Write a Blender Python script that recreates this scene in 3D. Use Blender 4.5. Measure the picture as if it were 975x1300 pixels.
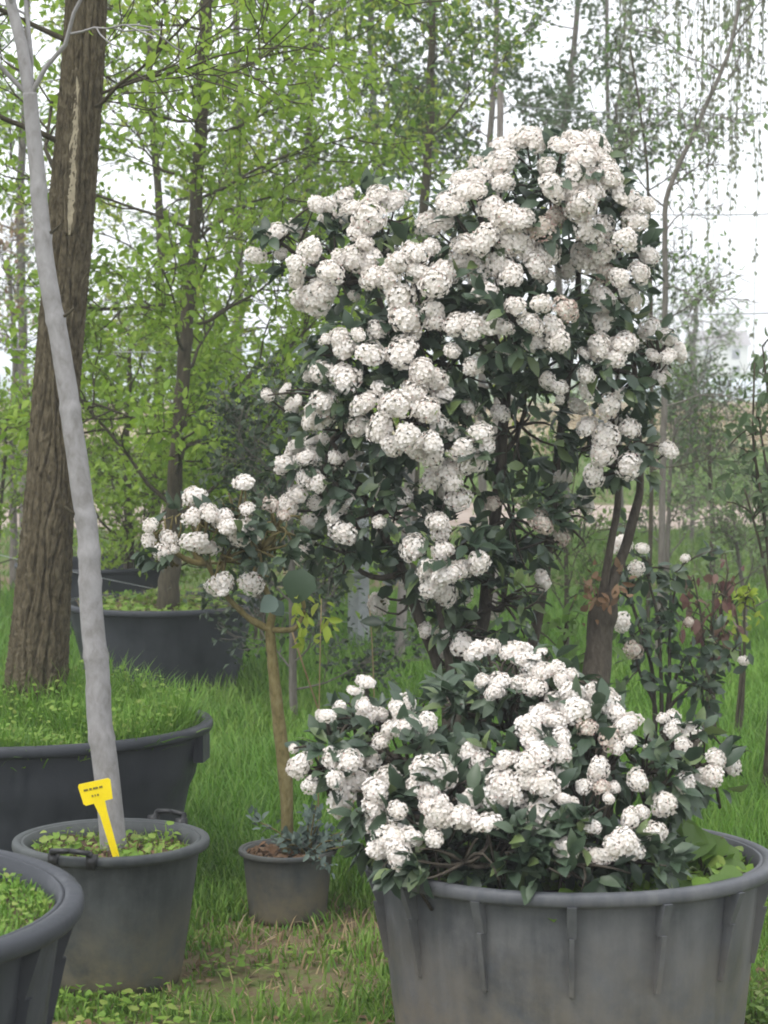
import bpy, math, random
import numpy as np
from mathutils import Matrix, Vector

for o in list(bpy.data.objects):
    bpy.data.objects.remove(o)
SC = bpy.context.scene
COL = SC.collection
RNG = np.random.default_rng(11)
R = math.radians

# ------------------------------------------------------------------ camera
CAM_Z, F, W, H = 1.56, 2800.0, 975.0, 1300.0
PITCH = math.atan(180.0 / F)                 # horizon 180 px above the middle of the photo
cam_d = bpy.data.cameras.new('camera')
cam = bpy.data.objects.new('camera', cam_d)
COL.objects.link(cam)
cam_d.sensor_fit = 'VERTICAL'
cam_d.sensor_height = 24.0
cam_d.lens = 24.0 * F / H
cam_d.clip_start, cam_d.clip_end = 0.05, 3000
cam_d.dof.use_dof = True
cam_d.dof.focus_distance = 5.8
cam_d.dof.aperture_fstop = 6.3
cam.location = (0, 0, CAM_Z)
cam.rotation_euler = (math.pi / 2 - PITCH, 0, 0)
SC.camera = cam

# ------------------------------------------------------------------ world, sun, exposure
SUN_EL, SUN_AZ = R(58), R(215)               # soft sun behind the camera's left shoulder
world = bpy.data.worlds.new('World')
SC.world = world
world.use_nodes = True
nt = world.node_tree
bg = nt.nodes['Background']
sky = nt.nodes.new('ShaderNodeTexSky')
sky.sky_type = 'NISHITA'
sky.sun_disc = False
sky.sun_elevation = SUN_EL
sky.sun_rotation = SUN_AZ
hs = nt.nodes.new('ShaderNodeHueSaturation')
hs.inputs['Saturation'].default_value = 0.3
mixw = nt.nodes.new('ShaderNodeMix')
mixw.data_type = 'RGBA'
mixw.inputs['Factor'].default_value = 0.86   # a closed, even cloud cover over the clear sky
mixw.inputs['B'].default_value = (9.1, 9.4, 9.9, 1)
nt.links.new(sky.outputs[0], hs.inputs['Color'])
nt.links.new(hs.outputs[0], mixw.inputs['A'])
nt.links.new(mixw.outputs['Result'], bg.inputs['Color'])
bg.inputs['Strength'].default_value = 0.1

sun_d = bpy.data.lights.new('sun', 'SUN')
sun_d.energy = 1.1
sun_d.angle = R(25)
sun_d.color = (1.0, 0.97, 0.92)
sun = bpy.data.objects.new('sun', sun_d)
COL.objects.link(sun)
sv = Vector((math.sin(SUN_AZ) * math.cos(SUN_EL), math.cos(SUN_AZ) * math.cos(SUN_EL), math.sin(SUN_EL)))
sun.rotation_euler = sv.to_track_quat('Z', 'Y').to_euler()
sun.location = (-3, -4, 8)

vs = SC.view_settings
vs.view_transform = 'Standard'
vs.look = 'None'
vs.gamma = 1.0
vs.exposure = 1.0
vs.use_curve_mapping = False
SC.render.engine = 'CYCLES'
SC.cycles.max_bounces = 6
SC.cycles.diffuse_bounces = 4
SC.cycles.transmission_bounces = 4
SC.cycles.use_denoising = True
SC.cycles.filter_width = 1.9

# ------------------------------------------------------------------ pixel -> place
CP, SP = math.cos(PITCH), math.sin(PITCH)
def ray(x, y):
    a, b = (x - W / 2) / F, -(y - H / 2) / F
    return np.array([a, CP + b * SP, b * CP - SP])
def at(x, y, d):
    v = ray(x, y)
    return np.array([0, 0, CAM_Z]) + v * (d / v[1])
def onz(x, y, z=0.0):
    v = ray(x, y)
    return np.array([0, 0, CAM_Z]) + v * ((z - CAM_Z) / v[2])
def mpp(d):
    return d / F
def proj(p):
    p = np.asarray(p, float)
    dx, dy, dz = p[..., 0], p[..., 1], p[..., 2] - CAM_Z
    dep = dy * CP - dz * SP
    up = dy * SP + dz * CP
    return np.stack([W / 2 + F * dx / dep, H / 2 - F * up / dep], -1)

# ------------------------------------------------------------------ helpers
def norm(v):
    v = np.asarray(v, float)
    return v / np.maximum(np.linalg.norm(v, axis=-1, keepdims=True), 1e-9)

_waves = [(RNG.normal(size=2) * f, RNG.uniform(0, 6.28), a) for f, a in
          [(0.5, 1), (0.9, .9), (1.6, .8), (2.6, .6), (4.1, .5), (7, .4), (11, .3)] for _ in range(3)]
def field(x, y, s=1.0):
    v = 0
    for k, ph, a in _waves:
        v = v + a * np.sin(s * (k[0] * x + k[1] * y) + ph)
    return v / 4.0

class MB:
    """collects vertices and faces into ONE mesh"""
    def __init__(s):
        s.v, s.f, s.m, s.r, s.n = [], [], [], [], 0
    def add(s, v, f, mi=0, rnd=None):
        v = np.asarray(v, np.float32).reshape(-1, 3)
        f = np.asarray(f, np.int64)
        s.v.append(v)
        s.f.append(f + s.n)
        s.m.append(np.full(len(f), mi, np.int32))
        if rnd is None:
            rnd = np.zeros(len(v), np.float32)
        s.r.append(np.broadcast_to(np.asarray(rnd, np.float32), (len(v),)))
        s.n += len(v)
    def mesh(s, name, mats, off=(0, 0, 0), smooth=True):
        me = bpy.data.meshes.new(name)
        if not s.v:
            return me
        v = np.concatenate(s.v) - np.asarray(off, np.float32)
        me.vertices.add(len(v))
        me.vertices.foreach_set('co', v.astype(np.float32).ravel())
        tot = np.concatenate([np.full(len(f), f.shape[1], np.int32) for f in s.f])
        loops = np.concatenate([f.ravel() for f in s.f]).astype(np.int32)
        st = np.zeros(len(tot), np.int32)
        st[1:] = np.cumsum(tot)[:-1]
        me.loops.add(len(loops))
        me.loops.foreach_set('vertex_index', loops)
        me.polygons.add(len(tot))
        me.polygons.foreach_set('loop_start', st)
        me.polygons.foreach_set('material_index', np.concatenate(s.m))
        me.polygons.foreach_set('use_smooth', np.full(len(tot), bool(smooth)))
        at_ = me.attributes.new('rnd', 'FLOAT', 'POINT')
        at_.data.foreach_set('value', np.concatenate(s.r))
        for m in (mats if isinstance(mats, (list, tuple)) else [mats]):
            me.materials.append(m)
        me.update(calc_edges=True)
        me.validate()
        return me
    def build(s, name, mats, parent=None, smooth=True, kind=None):
        off = parent_origin(parent)
        o = bpy.data.objects.new(name, s.mesh(name, mats, off, smooth))
        COL.objects.link(o)
        if parent is not None:
            o.parent = parent
        if kind:
            o['kind'] = kind
        return o

def parent_origin(p):
    v = np.zeros(3)
    while p is not None:
        v = v + np.array(p.location)
        p = p.parent
    return v
def tag(o, label=None, cat=None, group=None, kind=None):
    if label: o['label'] = label
    if cat: o['category'] = cat
    if group: o['group'] = group
    if kind: o['kind'] = kind
    return o
def thing(name, loc, label, cat, group=None):
    o = bpy.data.objects.new(name, None)
    o.empty_display_size = 0.1
    COL.objects.link(o)
    o.location = loc
    return tag(o, label, cat, group)
def inst(name, me, parent, M):
    o = bpy.data.objects.new(name, me)
    COL.objects.link(o)
    o.parent = parent
    off = parent_origin(parent)
    M = Matrix(M)
    M.translation = M.translation - Vector(off)
    o.matrix_basis = M
    return o

def frames(d, n):
    """d: leaf axis, n: rough normal -> (N,3,3) with columns X, Y(axis), Z(normal)"""
    d = norm(d)
    n = np.asarray(n, float)
    z = norm(n - (n * d).sum(-1, keepdims=True) * d)
    x = np.cross(d, z)
    return np.stack([x, d, z], -1)
def scatter(mb, tmpl, pos, fr, sc, mi=0, rnd=None):
    tv, tfs = tmpl
    N, k = len(pos), len(tv)
    if N == 0: return
    sc = np.asarray(sc, float)
    if sc.ndim == 1: sc = np.repeat(sc[:, None], 3, 1)
    loc = tv[None] * sc[:, None, :]
    v = np.einsum('nij,nkj->nki', fr, loc) + pos[:, None, :]
    if rnd is None: rnd = RNG.uniform(0, 1, N)
    base = (np.arange(N) * k)[:, None, None]
    first = True
    allv = v.reshape(-1, 3)
    for tf in tfs:
        tf = np.asarray(tf)
        f = (tf[None] + base).reshape(-1, tf.shape[1])
        if first:
            mb.add(allv, f, mi, np.repeat(rnd, k)); first = False
        else:
            mb.f.append(f + (mb.n - len(allv)))
            mb.m.append(np.full(len(f), mi, np.int32))
def tube(mb, pts, rad, n=6, mi=0, cap=True, rnd=None):
    pts = np.asarray(pts, float)
    rad = np.broadcast_to(np.asarray(rad, float), (len(pts),))
    t = np.gradient(pts, axis=0)
    t = norm(t)
    ref = np.array([0, 0, 1.0]) if abs(t[0][2]) < 0.9 else np.array([1.0, 0, 0])
    u = norm(ref - (t @ ref)[:, None] * t)
    w = np.cross(t, u)
    a = np.arange(n) * 2 * math.pi / n
    v = pts[:, None] + rad[:, None, None] * (np.cos(a)[None, :, None] * u[:, None] + np.sin(a)[None, :, None] * w[:, None])
    k = len(pts)
    i = np.arange(k - 1)[:, None] * n
    j = np.arange(n)[None]
    j2 = (j + 1) % n
    q = np.stack([i + j, i + j2, i + n + j2, i + n + j], -1).reshape(-1, 4)
    mb.add(v.reshape(-1, 3), q, mi, rnd)
    if cap and n > 3:
        for e, off in ((0, 0), (1, (k - 1) * n)):
            ring = np.arange(n) + off
            c = ring if e else ring[::-1]
            tri = np.stack([np.full(n - 2, c[0]), c[1:-1], c[2:]], -1)
            mb.f.append(tri + (mb.n - k * n))
            mb.m.append(np.full(len(tri), mi, np.int32))
def lathe(mb, prof, c, n=48, mi=0, close=False, wob=0.0):
    prof = np.asarray(prof, float)
    a = np.arange(n) * 2 * math.pi / n
    k = len(prof)
    rr = prof[:, 0][:, None] * (1 + wob * np.sin(2 * a + 1.0)[None] + wob * .6 * np.sin(3 * a + 2.1)[None])
    v = np.stack([c[0] + rr * np.cos(a), c[1] + rr * np.sin(a), c[2] + np.repeat(prof[:, 1][:, None], n, 1)], -1)
    idx = np.arange(k)
    nxt = (idx + 1) % k
    if not close: idx, nxt = idx[:-1], nxt[:-1]
    j = np.arange(n)[None]; j2 = (j + 1) % n
    q = np.stack([idx[:, None] * n + j, idx[:, None] * n + j2, nxt[:, None] * n + j2, nxt[:, None] * n + j], -1).reshape(-1, 4)
    mb.add(v.reshape(-1, 3), q, mi)
BOXF = np.array([[0, 3, 2, 1], [4, 5, 6, 7], [0, 1, 5, 4], [1, 2, 6, 5], [2, 3, 7, 6], [3, 0, 4, 7]])
def box(mb, c, size, rot=None, mi=0, taper=1.0):
    s = np.array(size) / 2
    v = np.array([[-1, -1, -1], [1, -1, -1], [1, 1, -1], [-1, 1, -1], [-1, -1, 1], [1, -1, 1], [1, 1, 1], [-1, 1, 1]], float) * s
    v[:4, :2] *= taper
    if rot is not None: v = v @ np.asarray(rot).T
    mb.add(v + np.asarray(c), BOXF, mi)
def rotz(a):
    c, s = math.cos(a), math.sin(a)
    return np.array([[c, -s, 0], [s, c, 0], [0, 0, 1.0]])
def bez(p0, p1, p2, n):
    t = np.linspace(0, 1, n)[:, None]
    return (1 - t) ** 2 * p0 + 2 * t * (1 - t) * p1 + t ** 2 * p2

# leaf templates --------------------------------------------------------
def leaf_tmpl(w=0.5, fold=0.25, droop=0.25, rows=((.22, .72), (.5, 1.0), (.78, .62))):
    v = [(0, 0, 0)]
    for t, hw in rows:
        z = -droop * t * t
        x = hw * w / 2
        v += [(-x, t, z + fold * x), (0, t, z), (x, t, z + fold * x)]
    v.append((0, 1, -droop))
    k = len(rows)
    tri = [(0, 2, 1), (0, 3, 2)]
    q = []
    for i in range(k - 1):
        a = 1 + 3 * i; b = a + 3
        q += [(a, a + 1, b + 1, b), (a + 1, a + 2, b + 2, b + 1)]
    a = 1 + 3 * (k - 1); e = 1 + 3 * k
    tri += [(a, a + 1, e), (a + 1, a + 2, e)]
    return np.array(v, float), [np.array(tri), np.array(q)]
LEAF = leaf_tmpl(.5, .35, .22)
LEAF_B = leaf_tmpl(.56, .2, .4)
LEAF_C = leaf_tmpl(.44, .5, .1)
BROAD = leaf_tmpl(.95, .25, .25, ((.15, .75), (.42, 1.0), (.75, .6)))
SMALL = (np.array([(0, 0, 0), (-.3, .45, .08), (0, .5, -.02), (.3, .45, .08), (0, 1, -.12)], float),
         [np.array([(0, 2, 1), (0, 3, 2), (1, 2, 4), (2, 3, 4)])])
BLADE = (np.array([(-.5, 0, 0), (.5, 0, 0), (-.4, .45, .03), (.4, .45, .03), (-.25, .8, .14), (.25, .8, .14), (0, 1, .3)], float),
         [np.array([(0, 1, 3, 2), (2, 3, 5, 4)]), np.array([(4, 5, 6)])])

# ------------------------------------------------------------------ materials
def new_mat(name):
    m = bpy.data.materials.new(name)
    m.use_nodes = True
    return m, m.node_tree, m.node_tree.nodes['Principled BSDF']
def ramp(nt, stops):
    r = nt.nodes.new('ShaderNodeValToRGB')
    e = r.color_ramp.elements
    while len(e) < len(stops): e.new(0.5)
    for el, (p, c) in zip(e, stops):
        el.position = p
        el.color = (*c, 1)
    return r
def noise(nt, scale, detail=4, rough=.55, vec=None, dist=0.0):
    n = nt.nodes.new('ShaderNodeTexNoise')
    n.inputs['Scale'].default_value = scale
    n.inputs['Detail'].default_value = detail
    n.inputs['Roughness'].default_value = rough
    n.inputs['Distortion'].default_value = dist
    if vec is not None: nt.links.new(vec, n.inputs['Vector'])
    return n
def wpos(nt, sx=1, sy=1, sz=1):
    g = nt.nodes.new('ShaderNodeNewGeometry')
    mp = nt.nodes.new('ShaderNodeMapping')
    mp.inputs['Scale'].default_value = (sx, sy, sz)
    nt.links.new(g.outputs['Position'], mp.inputs['Vector'])
    return mp.outputs[0]
def mixc(nt, fac, a, b):
    m = nt.nodes.new('ShaderNodeMix'); m.data_type = 'RGBA'
    for sock, val in (('Factor', fac), ('A', a), ('B', b)):
        if hasattr(val, 'links'): nt.links.new(val, m.inputs[sock])
        elif isinstance(val, tuple): m.inputs[sock].default_value = (*val, 1)
        else: m.inputs[sock].default_value = val
    return m.outputs['Result']
def leaf_mat(name, cols, rough=.5, trans=.3, spec=.35, back=1.25):
    m, nt, bs = new_mat(name)
    at_ = nt.nodes.new('ShaderNodeAttribute'); at_.attribute_name = 'rnd'
    oi = nt.nodes.new('ShaderNodeObjectInfo')
    ad = nt.nodes.new('ShaderNodeMath'); ad.operation = 'ADD'
    fr = nt.nodes.new('ShaderNodeMath'); fr.operation = 'FRACT'
    nt.links.new(at_.outputs['Fac'], ad.inputs[0]); nt.links.new(oi.outputs['Random'], ad.inputs[1])
    nt.links.new(ad.outputs[0], fr.inputs[0])
    r = ramp(nt, [(i / max(1, len(cols) - 1), c) for i, c in enumerate(cols)])
    nt.links.new(fr.outputs[0], r.inputs[0])
    n = noise(nt, 40, 2)
    hv = nt.nodes.new('ShaderNodeHueSaturation')
    mr = nt.nodes.new('ShaderNodeMapRange')
    mr.inputs['To Min'].default_value = .75; mr.inputs['To Max'].default_value = 1.25
    nt.links.new(n.outputs[0], mr.inputs[0]); nt.links.new(mr.outputs[0], hv.inputs['Value'])
    nt.links.new(r.outputs[0], hv.inputs['Color'])
    nt.links.new(hv.outputs[0], bs.inputs['Base Color'])
    bs.inputs['Roughness'].default_value = rough
    bs.inputs['Specular IOR Level'].default_value = spec
    if trans > 0:
        tr = nt.nodes.new('ShaderNodeBsdfTranslucent')
        h2 = nt.nodes.new('ShaderNodeHueSaturation')
        h2.inputs['Value'].default_value = back
        nt.links.new(hv.outputs[0], h2.inputs['Color'])
        nt.links.new(h2.outputs[0], tr.inputs['Color'])
        mx = nt.nodes.new('ShaderNodeMixShader')
        mx.inputs[0].default_value = trans
        nt.links.new(bs.outputs[0], mx.inputs[1]); nt.links.new(tr.outputs[0], mx.inputs[2])
        nt.links.new(mx.outputs[0], nt.nodes['Material Output'].inputs['Surface'])
    return m
def bark_mat(name, c1, c2, c3=None, sc=(14, 14, 3), bump=.5, rough=.9):
    m, nt, bs = new_mat(name)
    p = wpos(nt, *sc)
    n = noise(nt, 3, 6, .65, p, .4)
    r = ramp(nt, [(.3, c1), (.52, c2), (.75, c3 or c2)])
    nt.links.new(n.outputs[0], r.inputs[0])
    nt.links.new(r.outputs[0], bs.inputs['Base Color'])
    bs.inputs['Roughness'].default_value = rough
    bs.inputs['Specular IOR Level'].default_value = .2
    b = nt.nodes.new('ShaderNodeBump')
    b.inputs['Strength'].default_value = bump; b.inputs['Distance'].default_value = .01
    nt.links.new(n.outputs[0], b.inputs['Height']); nt.links.new(b.outputs[0], bs.inputs['Normal'])
    return m
def plastic_mat(name, base, dusty, mud, zmud=.12, dust=.5, rough=.55):
    """dull black nursery plastic: dust blotches, streaks, dried mud splashed up from the ground"""
    m, nt, bs = new_mat(name)
    p = wpos(nt)
    n1 = noise(nt, 5, 6, .6, p)
    n2 = noise(nt, 60, 4, .7, p)
    st = noise(nt, 1, 5, .6, wpos(nt, 34, 34, 2.2))
    r1 = ramp(nt, [(.35, (0, 0, 0)), (.7, (1, 1, 1))]); nt.links.new(n1.outputs[0], r1.inputs[0])
    r2 = ramp(nt, [(.42, (0, 0, 0)), (.75, (1, 1, 1))]); nt.links.new(st.outputs[0], r2.inputs[0])
    sp = ramp(nt, [(.5, (0, 0, 0)), (.8, (.7, .7, .7))]); nt.links.new(n2.outputs[0], sp.inputs[0])
    a1 = nt.nodes.new('ShaderNodeMath'); a1.operation = 'MULTIPLY_ADD'
    nt.links.new(r2.outputs[0], a1.inputs[0]); a1.inputs[1].default_value = .45
    nt.links.new(r1.outputs[0], a1.inputs[2])
    a2 = nt.nodes.new('ShaderNodeMath'); a2.operation = 'MULTIPLY_ADD'; a2.use_clamp = True
    nt.links.new(sp.outputs[0], a2.inputs[0]); a2.inputs[1].default_value = .35
    nt.links.new(a1.outputs[0], a2.inputs[2])
    dm = nt.nodes.new('ShaderNodeMath'); dm.operation = 'MULTIPLY'; dm.use_clamp = True
    nt.links.new(a2.outputs[0], dm.inputs[0]); dm.inputs[1].default_value = dust
    c = mixc(nt, dm.outputs[0], base, dusty)
    g = nt.nodes.new('ShaderNodeNewGeometry')
    sx = nt.nodes.new('ShaderNodeSeparateXYZ'); nt.links.new(g.outputs['Position'], sx.inputs[0])
    mr = nt.nodes.new('ShaderNodeMapRange')
    mr.inputs['From Min'].default_value = zmud * 2.1; mr.inputs['From Max'].default_value = 0
    nt.links.new(sx.outputs['Z'], mr.inputs['Value'])
    mm = nt.nodes.new('ShaderNodeMath'); mm.operation = 'MULTIPLY'; mm.use_clamp = True
    mr2 = nt.nodes.new('ShaderNodeMapRange')
    mr2.inputs['From Min'].default_value = .3; mr2.inputs['From Max'].default_value = .6
    n3 = noise(nt, 9, 6, .7, p); nt.links.new(n3.outputs[0], mr2.inputs['Value'])
    nt.links.new(mr.outputs[0], mm.inputs[0]); nt.links.new(mr2.outputs[0], mm.inputs[1])
    c = mixc(nt, mm.outputs[0], c, mud)
    nt.links.new(c, bs.inputs['Base Color'])
    rr = nt.nodes.new('ShaderNodeMapRange')
    rr.inputs['To Min'].default_value = rough - .08; rr.inputs['To Max'].default_value = rough + .3
    nt.links.new(a2.outputs[0], rr.inputs['Value']); nt.links.new(rr.outputs[0], bs.inputs['Roughness'])
    bs.inputs['Specular IOR Level'].default_value = .4
    b = nt.nodes.new('ShaderNodeBump'); b.inputs['Strength'].default_value = .15; b.inputs['Distance'].default_value = .004
    nt.links.new(n2.outputs[0], b.inputs['Height']); nt.links.new(b.outputs[0], bs.inputs['Normal'])
    return m
def plain(name, col, rough=.7, var=.2, scale=30, metal=0.0):
    m, nt, bs = new_mat(name)
    n = noise(nt, scale, 5, .6, wpos(nt))
    a = tuple(x * (1 - var) for x in col); b_ = tuple(min(1, x * (1 + var)) for x in col)
    r = ramp(nt, [(.3, a), (.7, b_)])
    nt.links.new(n.outputs[0], r.inputs[0]); nt.links.new(r.outputs[0], bs.inputs['Base Color'])
    bs.inputs['Roughness'].default_value = rough
    bs.inputs['Metallic'].default_value = metal
    return m

M = {}
M['tub'] = plastic_mat('tub_plastic_weathered', (.045, .050, .060), (.135, .137, .142), (.16, .135, .10), .2, .85, .5)
M['tub_dark'] = plastic_mat('tub_plastic_dark', (.017, .020, .027), (.06, .064, .072), (.08, .07, .05), .06, .55, .45)
M['pot'] = plastic_mat('pot_plastic', (.026, .030, .034), (.10, .108, .105), (.16, .135, .085), .12, .75, .55)
M['pot_black'] = plastic_mat('pot_plastic_black', (.012, .013, .015), (.03, .03, .032), (.06, .05, .035), .05, .35, .55)
M['viburnum'] = leaf_mat('viburnum_leaf', [(.028, .048, .028), (.042, .070, .040), (.060, .094, .054), (.034, .060, .036), (.078, .112, .064), (.05, .08, .045), (.13, .18, .06)], .42, .18, .5)
M['viburnum_twig'] = bark_mat('viburnum_bark', (.03, .024, .018), (.065, .055, .042), (.10, .088, .07), (30, 30, 10))
M['standard_bark'] = bark_mat('standard_bark', (.09, .075, .03), (.17, .14, .06), (.22, .19, .10), (25, 25, 12), .3)
M['petal'] = leaf_mat('viburnum_petal', [(.86, .81, .76), (.89, .85, .81), (.84, .77, .71), (.90, .87, .84)], .6, .25, .2, 1.0)
M['faded'] = leaf_mat('viburnum_petal_faded', [(.50, .42, .34), (.62, .55, .48), (.70, .62, .56)], .7, .15, .2, 1.0)
M['bud'] = leaf_mat('viburnum_bud', [(.48, .26, .24), (.62, .42, .38), (.70, .55, .50)], .6, 0, .2)
M['floret_base'] = leaf_mat('viburnum_floret_base', [(.66, .63, .55), (.72, .69, .62)], .8, 0, .1)
M['pedicel'] = leaf_mat('viburnum_pedicel', [(.06, .09, .03), (.11, .10, .05)], .7, 0, .2)
M['bright'] = leaf_mat('spring_leaf_bright', [(.13, .23, .022), (.20, .31, .035), (.27, .38, .05), (.16, .27, .03)], .5, .45, .3, 1.3)
M['yellow'] = leaf_mat('spring_leaf_yellow', [(.22, .30, .03), (.30, .38, .05), (.36, .40, .08)], .5, .45, .3, 1.25)
M['mid'] = leaf_mat('spring_leaf_mid', [(.08, .15, .03), (.11, .19, .04), (.14, .23, .055)], .5, .4, .3)
M['greygreen'] = leaf_mat('grey_green_leaf', [(.065, .105, .048), (.095, .14, .065), (.125, .17, .088)], .55, .35, .3)
M['pale'] = leaf_mat('pale_leaf', [(.15, .22, .09), (.20, .28, .12), (.24, .30, .16)], .55, .4, .3)
M['dark'] = leaf_mat('dark_evergreen_leaf', [(.025, .045, .022), (.04, .065, .03), (.055, .08, .04)], .45, .15, .4)
M['blue'] = leaf_mat('glaucous_leaf', [(.07, .10, .085), (.10, .14, .115), (.14, .18, .15)], .6, .2, .3)
M['red'] = leaf_mat('red_leaf', [(.10, .045, .045), (.14, .07, .06), (.17, .10, .075), (.10, .07, .05)], .5, .3, .3)
M['rust'] = leaf_mat('withered_leaf', [(.14, .085, .05), (.20, .12, .07), (.24, .16, .10), (.11, .07, .045)], .8, .2, .2)
M['pinkish'] = leaf_mat('pinkish_new_leaf', [(.20, .12, .08), (.28, .18, .12), (.22, .22, .08), (.30, .22, .17)], .6, .35, .3)
M['grass'] = leaf_mat('grass_blade', [(.075, .17, .02), (.11, .24, .027), (.15, .29, .034), (.19, .30, .055), (.095, .20, .025)], .55, .35, .3, 1.2)
M['grass_far'] = leaf_mat('grass_blade_far', [(.09, .17, .035), (.13, .22, .045), (.18, .25, .07)], .6, .35, .25, 1.2)
M['dry'] = leaf_mat('dry_grass', [(.30, .22, .12), (.38, .30, .17), (.24, .17, .09), (.42, .36, .24)], .8, .25, .2)
M['moss'] = leaf_mat('low_weed', [(.10, .19, .024), (.15, .26, .034), (.20, .30, .05), (.24, .29, .075)], .6, .3, .3)
M['catkin'] = leaf_mat('weeping_strand', [(.16, .17, .11), (.22, .23, .16), (.28, .30, .20), (.18, .24, .11)], .7, .3, .2)
M['grey_bark'] = bark_mat('smooth_grey_bark', (.19, .18, .17), (.27, .26, .26), (.33, .32, .32), (12, 12, 7), .2)
M['rough_bark'] = bark_mat('furrowed_bark', (.035, .029, .018), (.105, .086, .054), (.175, .15, .10), (22, 22, 9), 1.0)
M['bare'] = plain('bare_wood', (.30, .26, .18), .8, .25, 40)
M['dark_bark'] = bark_mat('dark_bark', (.03, .026, .018), (.07, .06, .04), (.10, .09, .06), (20, 20, 5), .6)
M['mid_bark'] = bark_mat('grey_brown_bark', (.10, .09, .075), (.16, .145, .125), (.22, .20, .175), (20, 20, 5), .4)
M['soil'] = bark_mat('potting_soil', (.035, .022, .014), (.085, .055, .035), (.15, .11, .075), (12, 12, 12), 1.0)
M['yellow_tag'] = plain('yellow_plastic', (.86, .66, .008), .4, .06, 20)
M['ink'] = plain('marker_ink', (.18, .14, .02), .6, .2, 60)
M['concrete'] = plain('concrete_post', (.30, .31, .32), .85, .2, 18)
M['stake'] = bark_mat('weathered_stake', (.16, .14, .13), (.25, .22, .20), (.32, .29, .27), (20, 20, 4), .5)
M['wire'] = plain('galvanised_wire', (.32, .33, .34), .45, .1, 20, .6)
M['black_plastic'] = plain('black_plastic', (.012, .012, .013), .45, .2, 30)
M['film'] = plain('greenhouse_film', (.52, .57, .60), .4, .12, .6)
M['whitewash'] = plain('white_render', (.78, .77, .74), .8, .06, 1.5)
M['tile'] = plain('roof_tile', (.30, .27, .26), .8, .2, 2)
M['glass'] = plain('dark_window', (.06, .07, .08), .15, .1, 2)

# ------------------------------------------------------------------ the setting: ground, track, fields
def ground_mat():
    m, nt, bs = new_mat('ground_soil_and_turf')
    p = wpos(nt)
    n1 = noise(nt, .9, 6, .6, p); n2 = noise(nt, 14, 6, .7, p); n3 = noise(nt, 90, 3, .6, p)
    dirt = ramp(nt, [(.3, (.10, .075, .045)), (.55, (.19, .145, .09)), (.8, (.29, .235, .155))]); nt.links.new(n2.outputs[0], dirt.inputs[0])
    turf = ramp(nt, [(.3, (.06, .09, .02)), (.6, (.085, .15, .028)), (.85, (.13, .19, .05))]); nt.links.new(n3.outputs[0], turf.inputs[0])
    am = nt.nodes.new('ShaderNodeMath'); am.operation = 'MULTIPLY_ADD'
    nt.links.new(n2.outputs[0], am.inputs[0]); am.inputs[1].default_value = .6; nt.links.new(n1.outputs[0], am.inputs[2])
    f = ramp(nt, [(.72, (0, 0, 0)), (.88, (1, 1, 1))]); nt.links.new(am.outputs[0], f.inputs[0])
    nt.links.new(mixc(nt, f.outputs[0], dirt.outputs[0], turf.outputs[0]), bs.inputs['Base Color'])
    bs.inputs['Roughness'].default_value = .95
    bs.inputs['Specular IOR Level'].default_value = .1
    b = nt.nodes.new('ShaderNodeBump'); b.inputs['Strength'].default_value = .8; b.inputs['Distance'].default_value = .02
    nt.links.new(n2.outputs[0], b.inputs['Height']); nt.links.new(b.outputs[0], bs.inputs['Normal'])
    return m
def two_tone(name, a, b_, scale, rough=.95):
    m, nt, bs = new_mat(name)
    n = noise(nt, scale, 7, .65, wpos(nt))
    r = ramp(nt, [(.35, a), (.65, b_)]); nt.links.new(n.outputs[0], r.inputs[0])
    nt.links.new(r.outputs[0], bs.inputs['Base Color'])
    bs.inputs['Roughness'].default_value = rough; bs.inputs['Specular IOR Level'].default_value = .1
    return m
def sheet(name, x0, x1, y0, y1, z, mat, wav=0.0):
    mb = MB()
    n = 60
    xs = np.linspace(x0, x1, n)
    a = np.stack([xs, y0 + wav * np.sin(xs * .7 + 1) + wav * .6 * np.sin(xs * 1.9), np.full(n, z)], -1)
    b = np.stack([xs, y1 + wav * np.sin(xs * .6 + 2) + wav * .7 * np.sin(xs * 1.6), np.full(n, z)], -1)
    i = np.arange(n - 1)
    mb.add(np.concatenate([a, b]), np.stack([i, i + 1, n + i + 1, n + i], -1))
    return tag(mb.build(name, mat), kind='structure')
sheet('ground', -900, 900, -30, 2200, 0, ground_mat())
sheet('dirt_track', -40, 40, 21.6, 25.6, .004, two_tone('track_soil', (.26, .20, .16), (.40, .33, .28), 3), .25)
sheet('stubble_field', -160, 160, 46, 105, .004, two_tone('stubble', (.24, .20, .11), (.34, .30, .18), .5), 1.0)
sheet('meadow', -300, 300, 105.5, 420, .004, two_tone('meadow_grass', (.10, .16, .045), (.16, .22, .07), .15))

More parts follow.
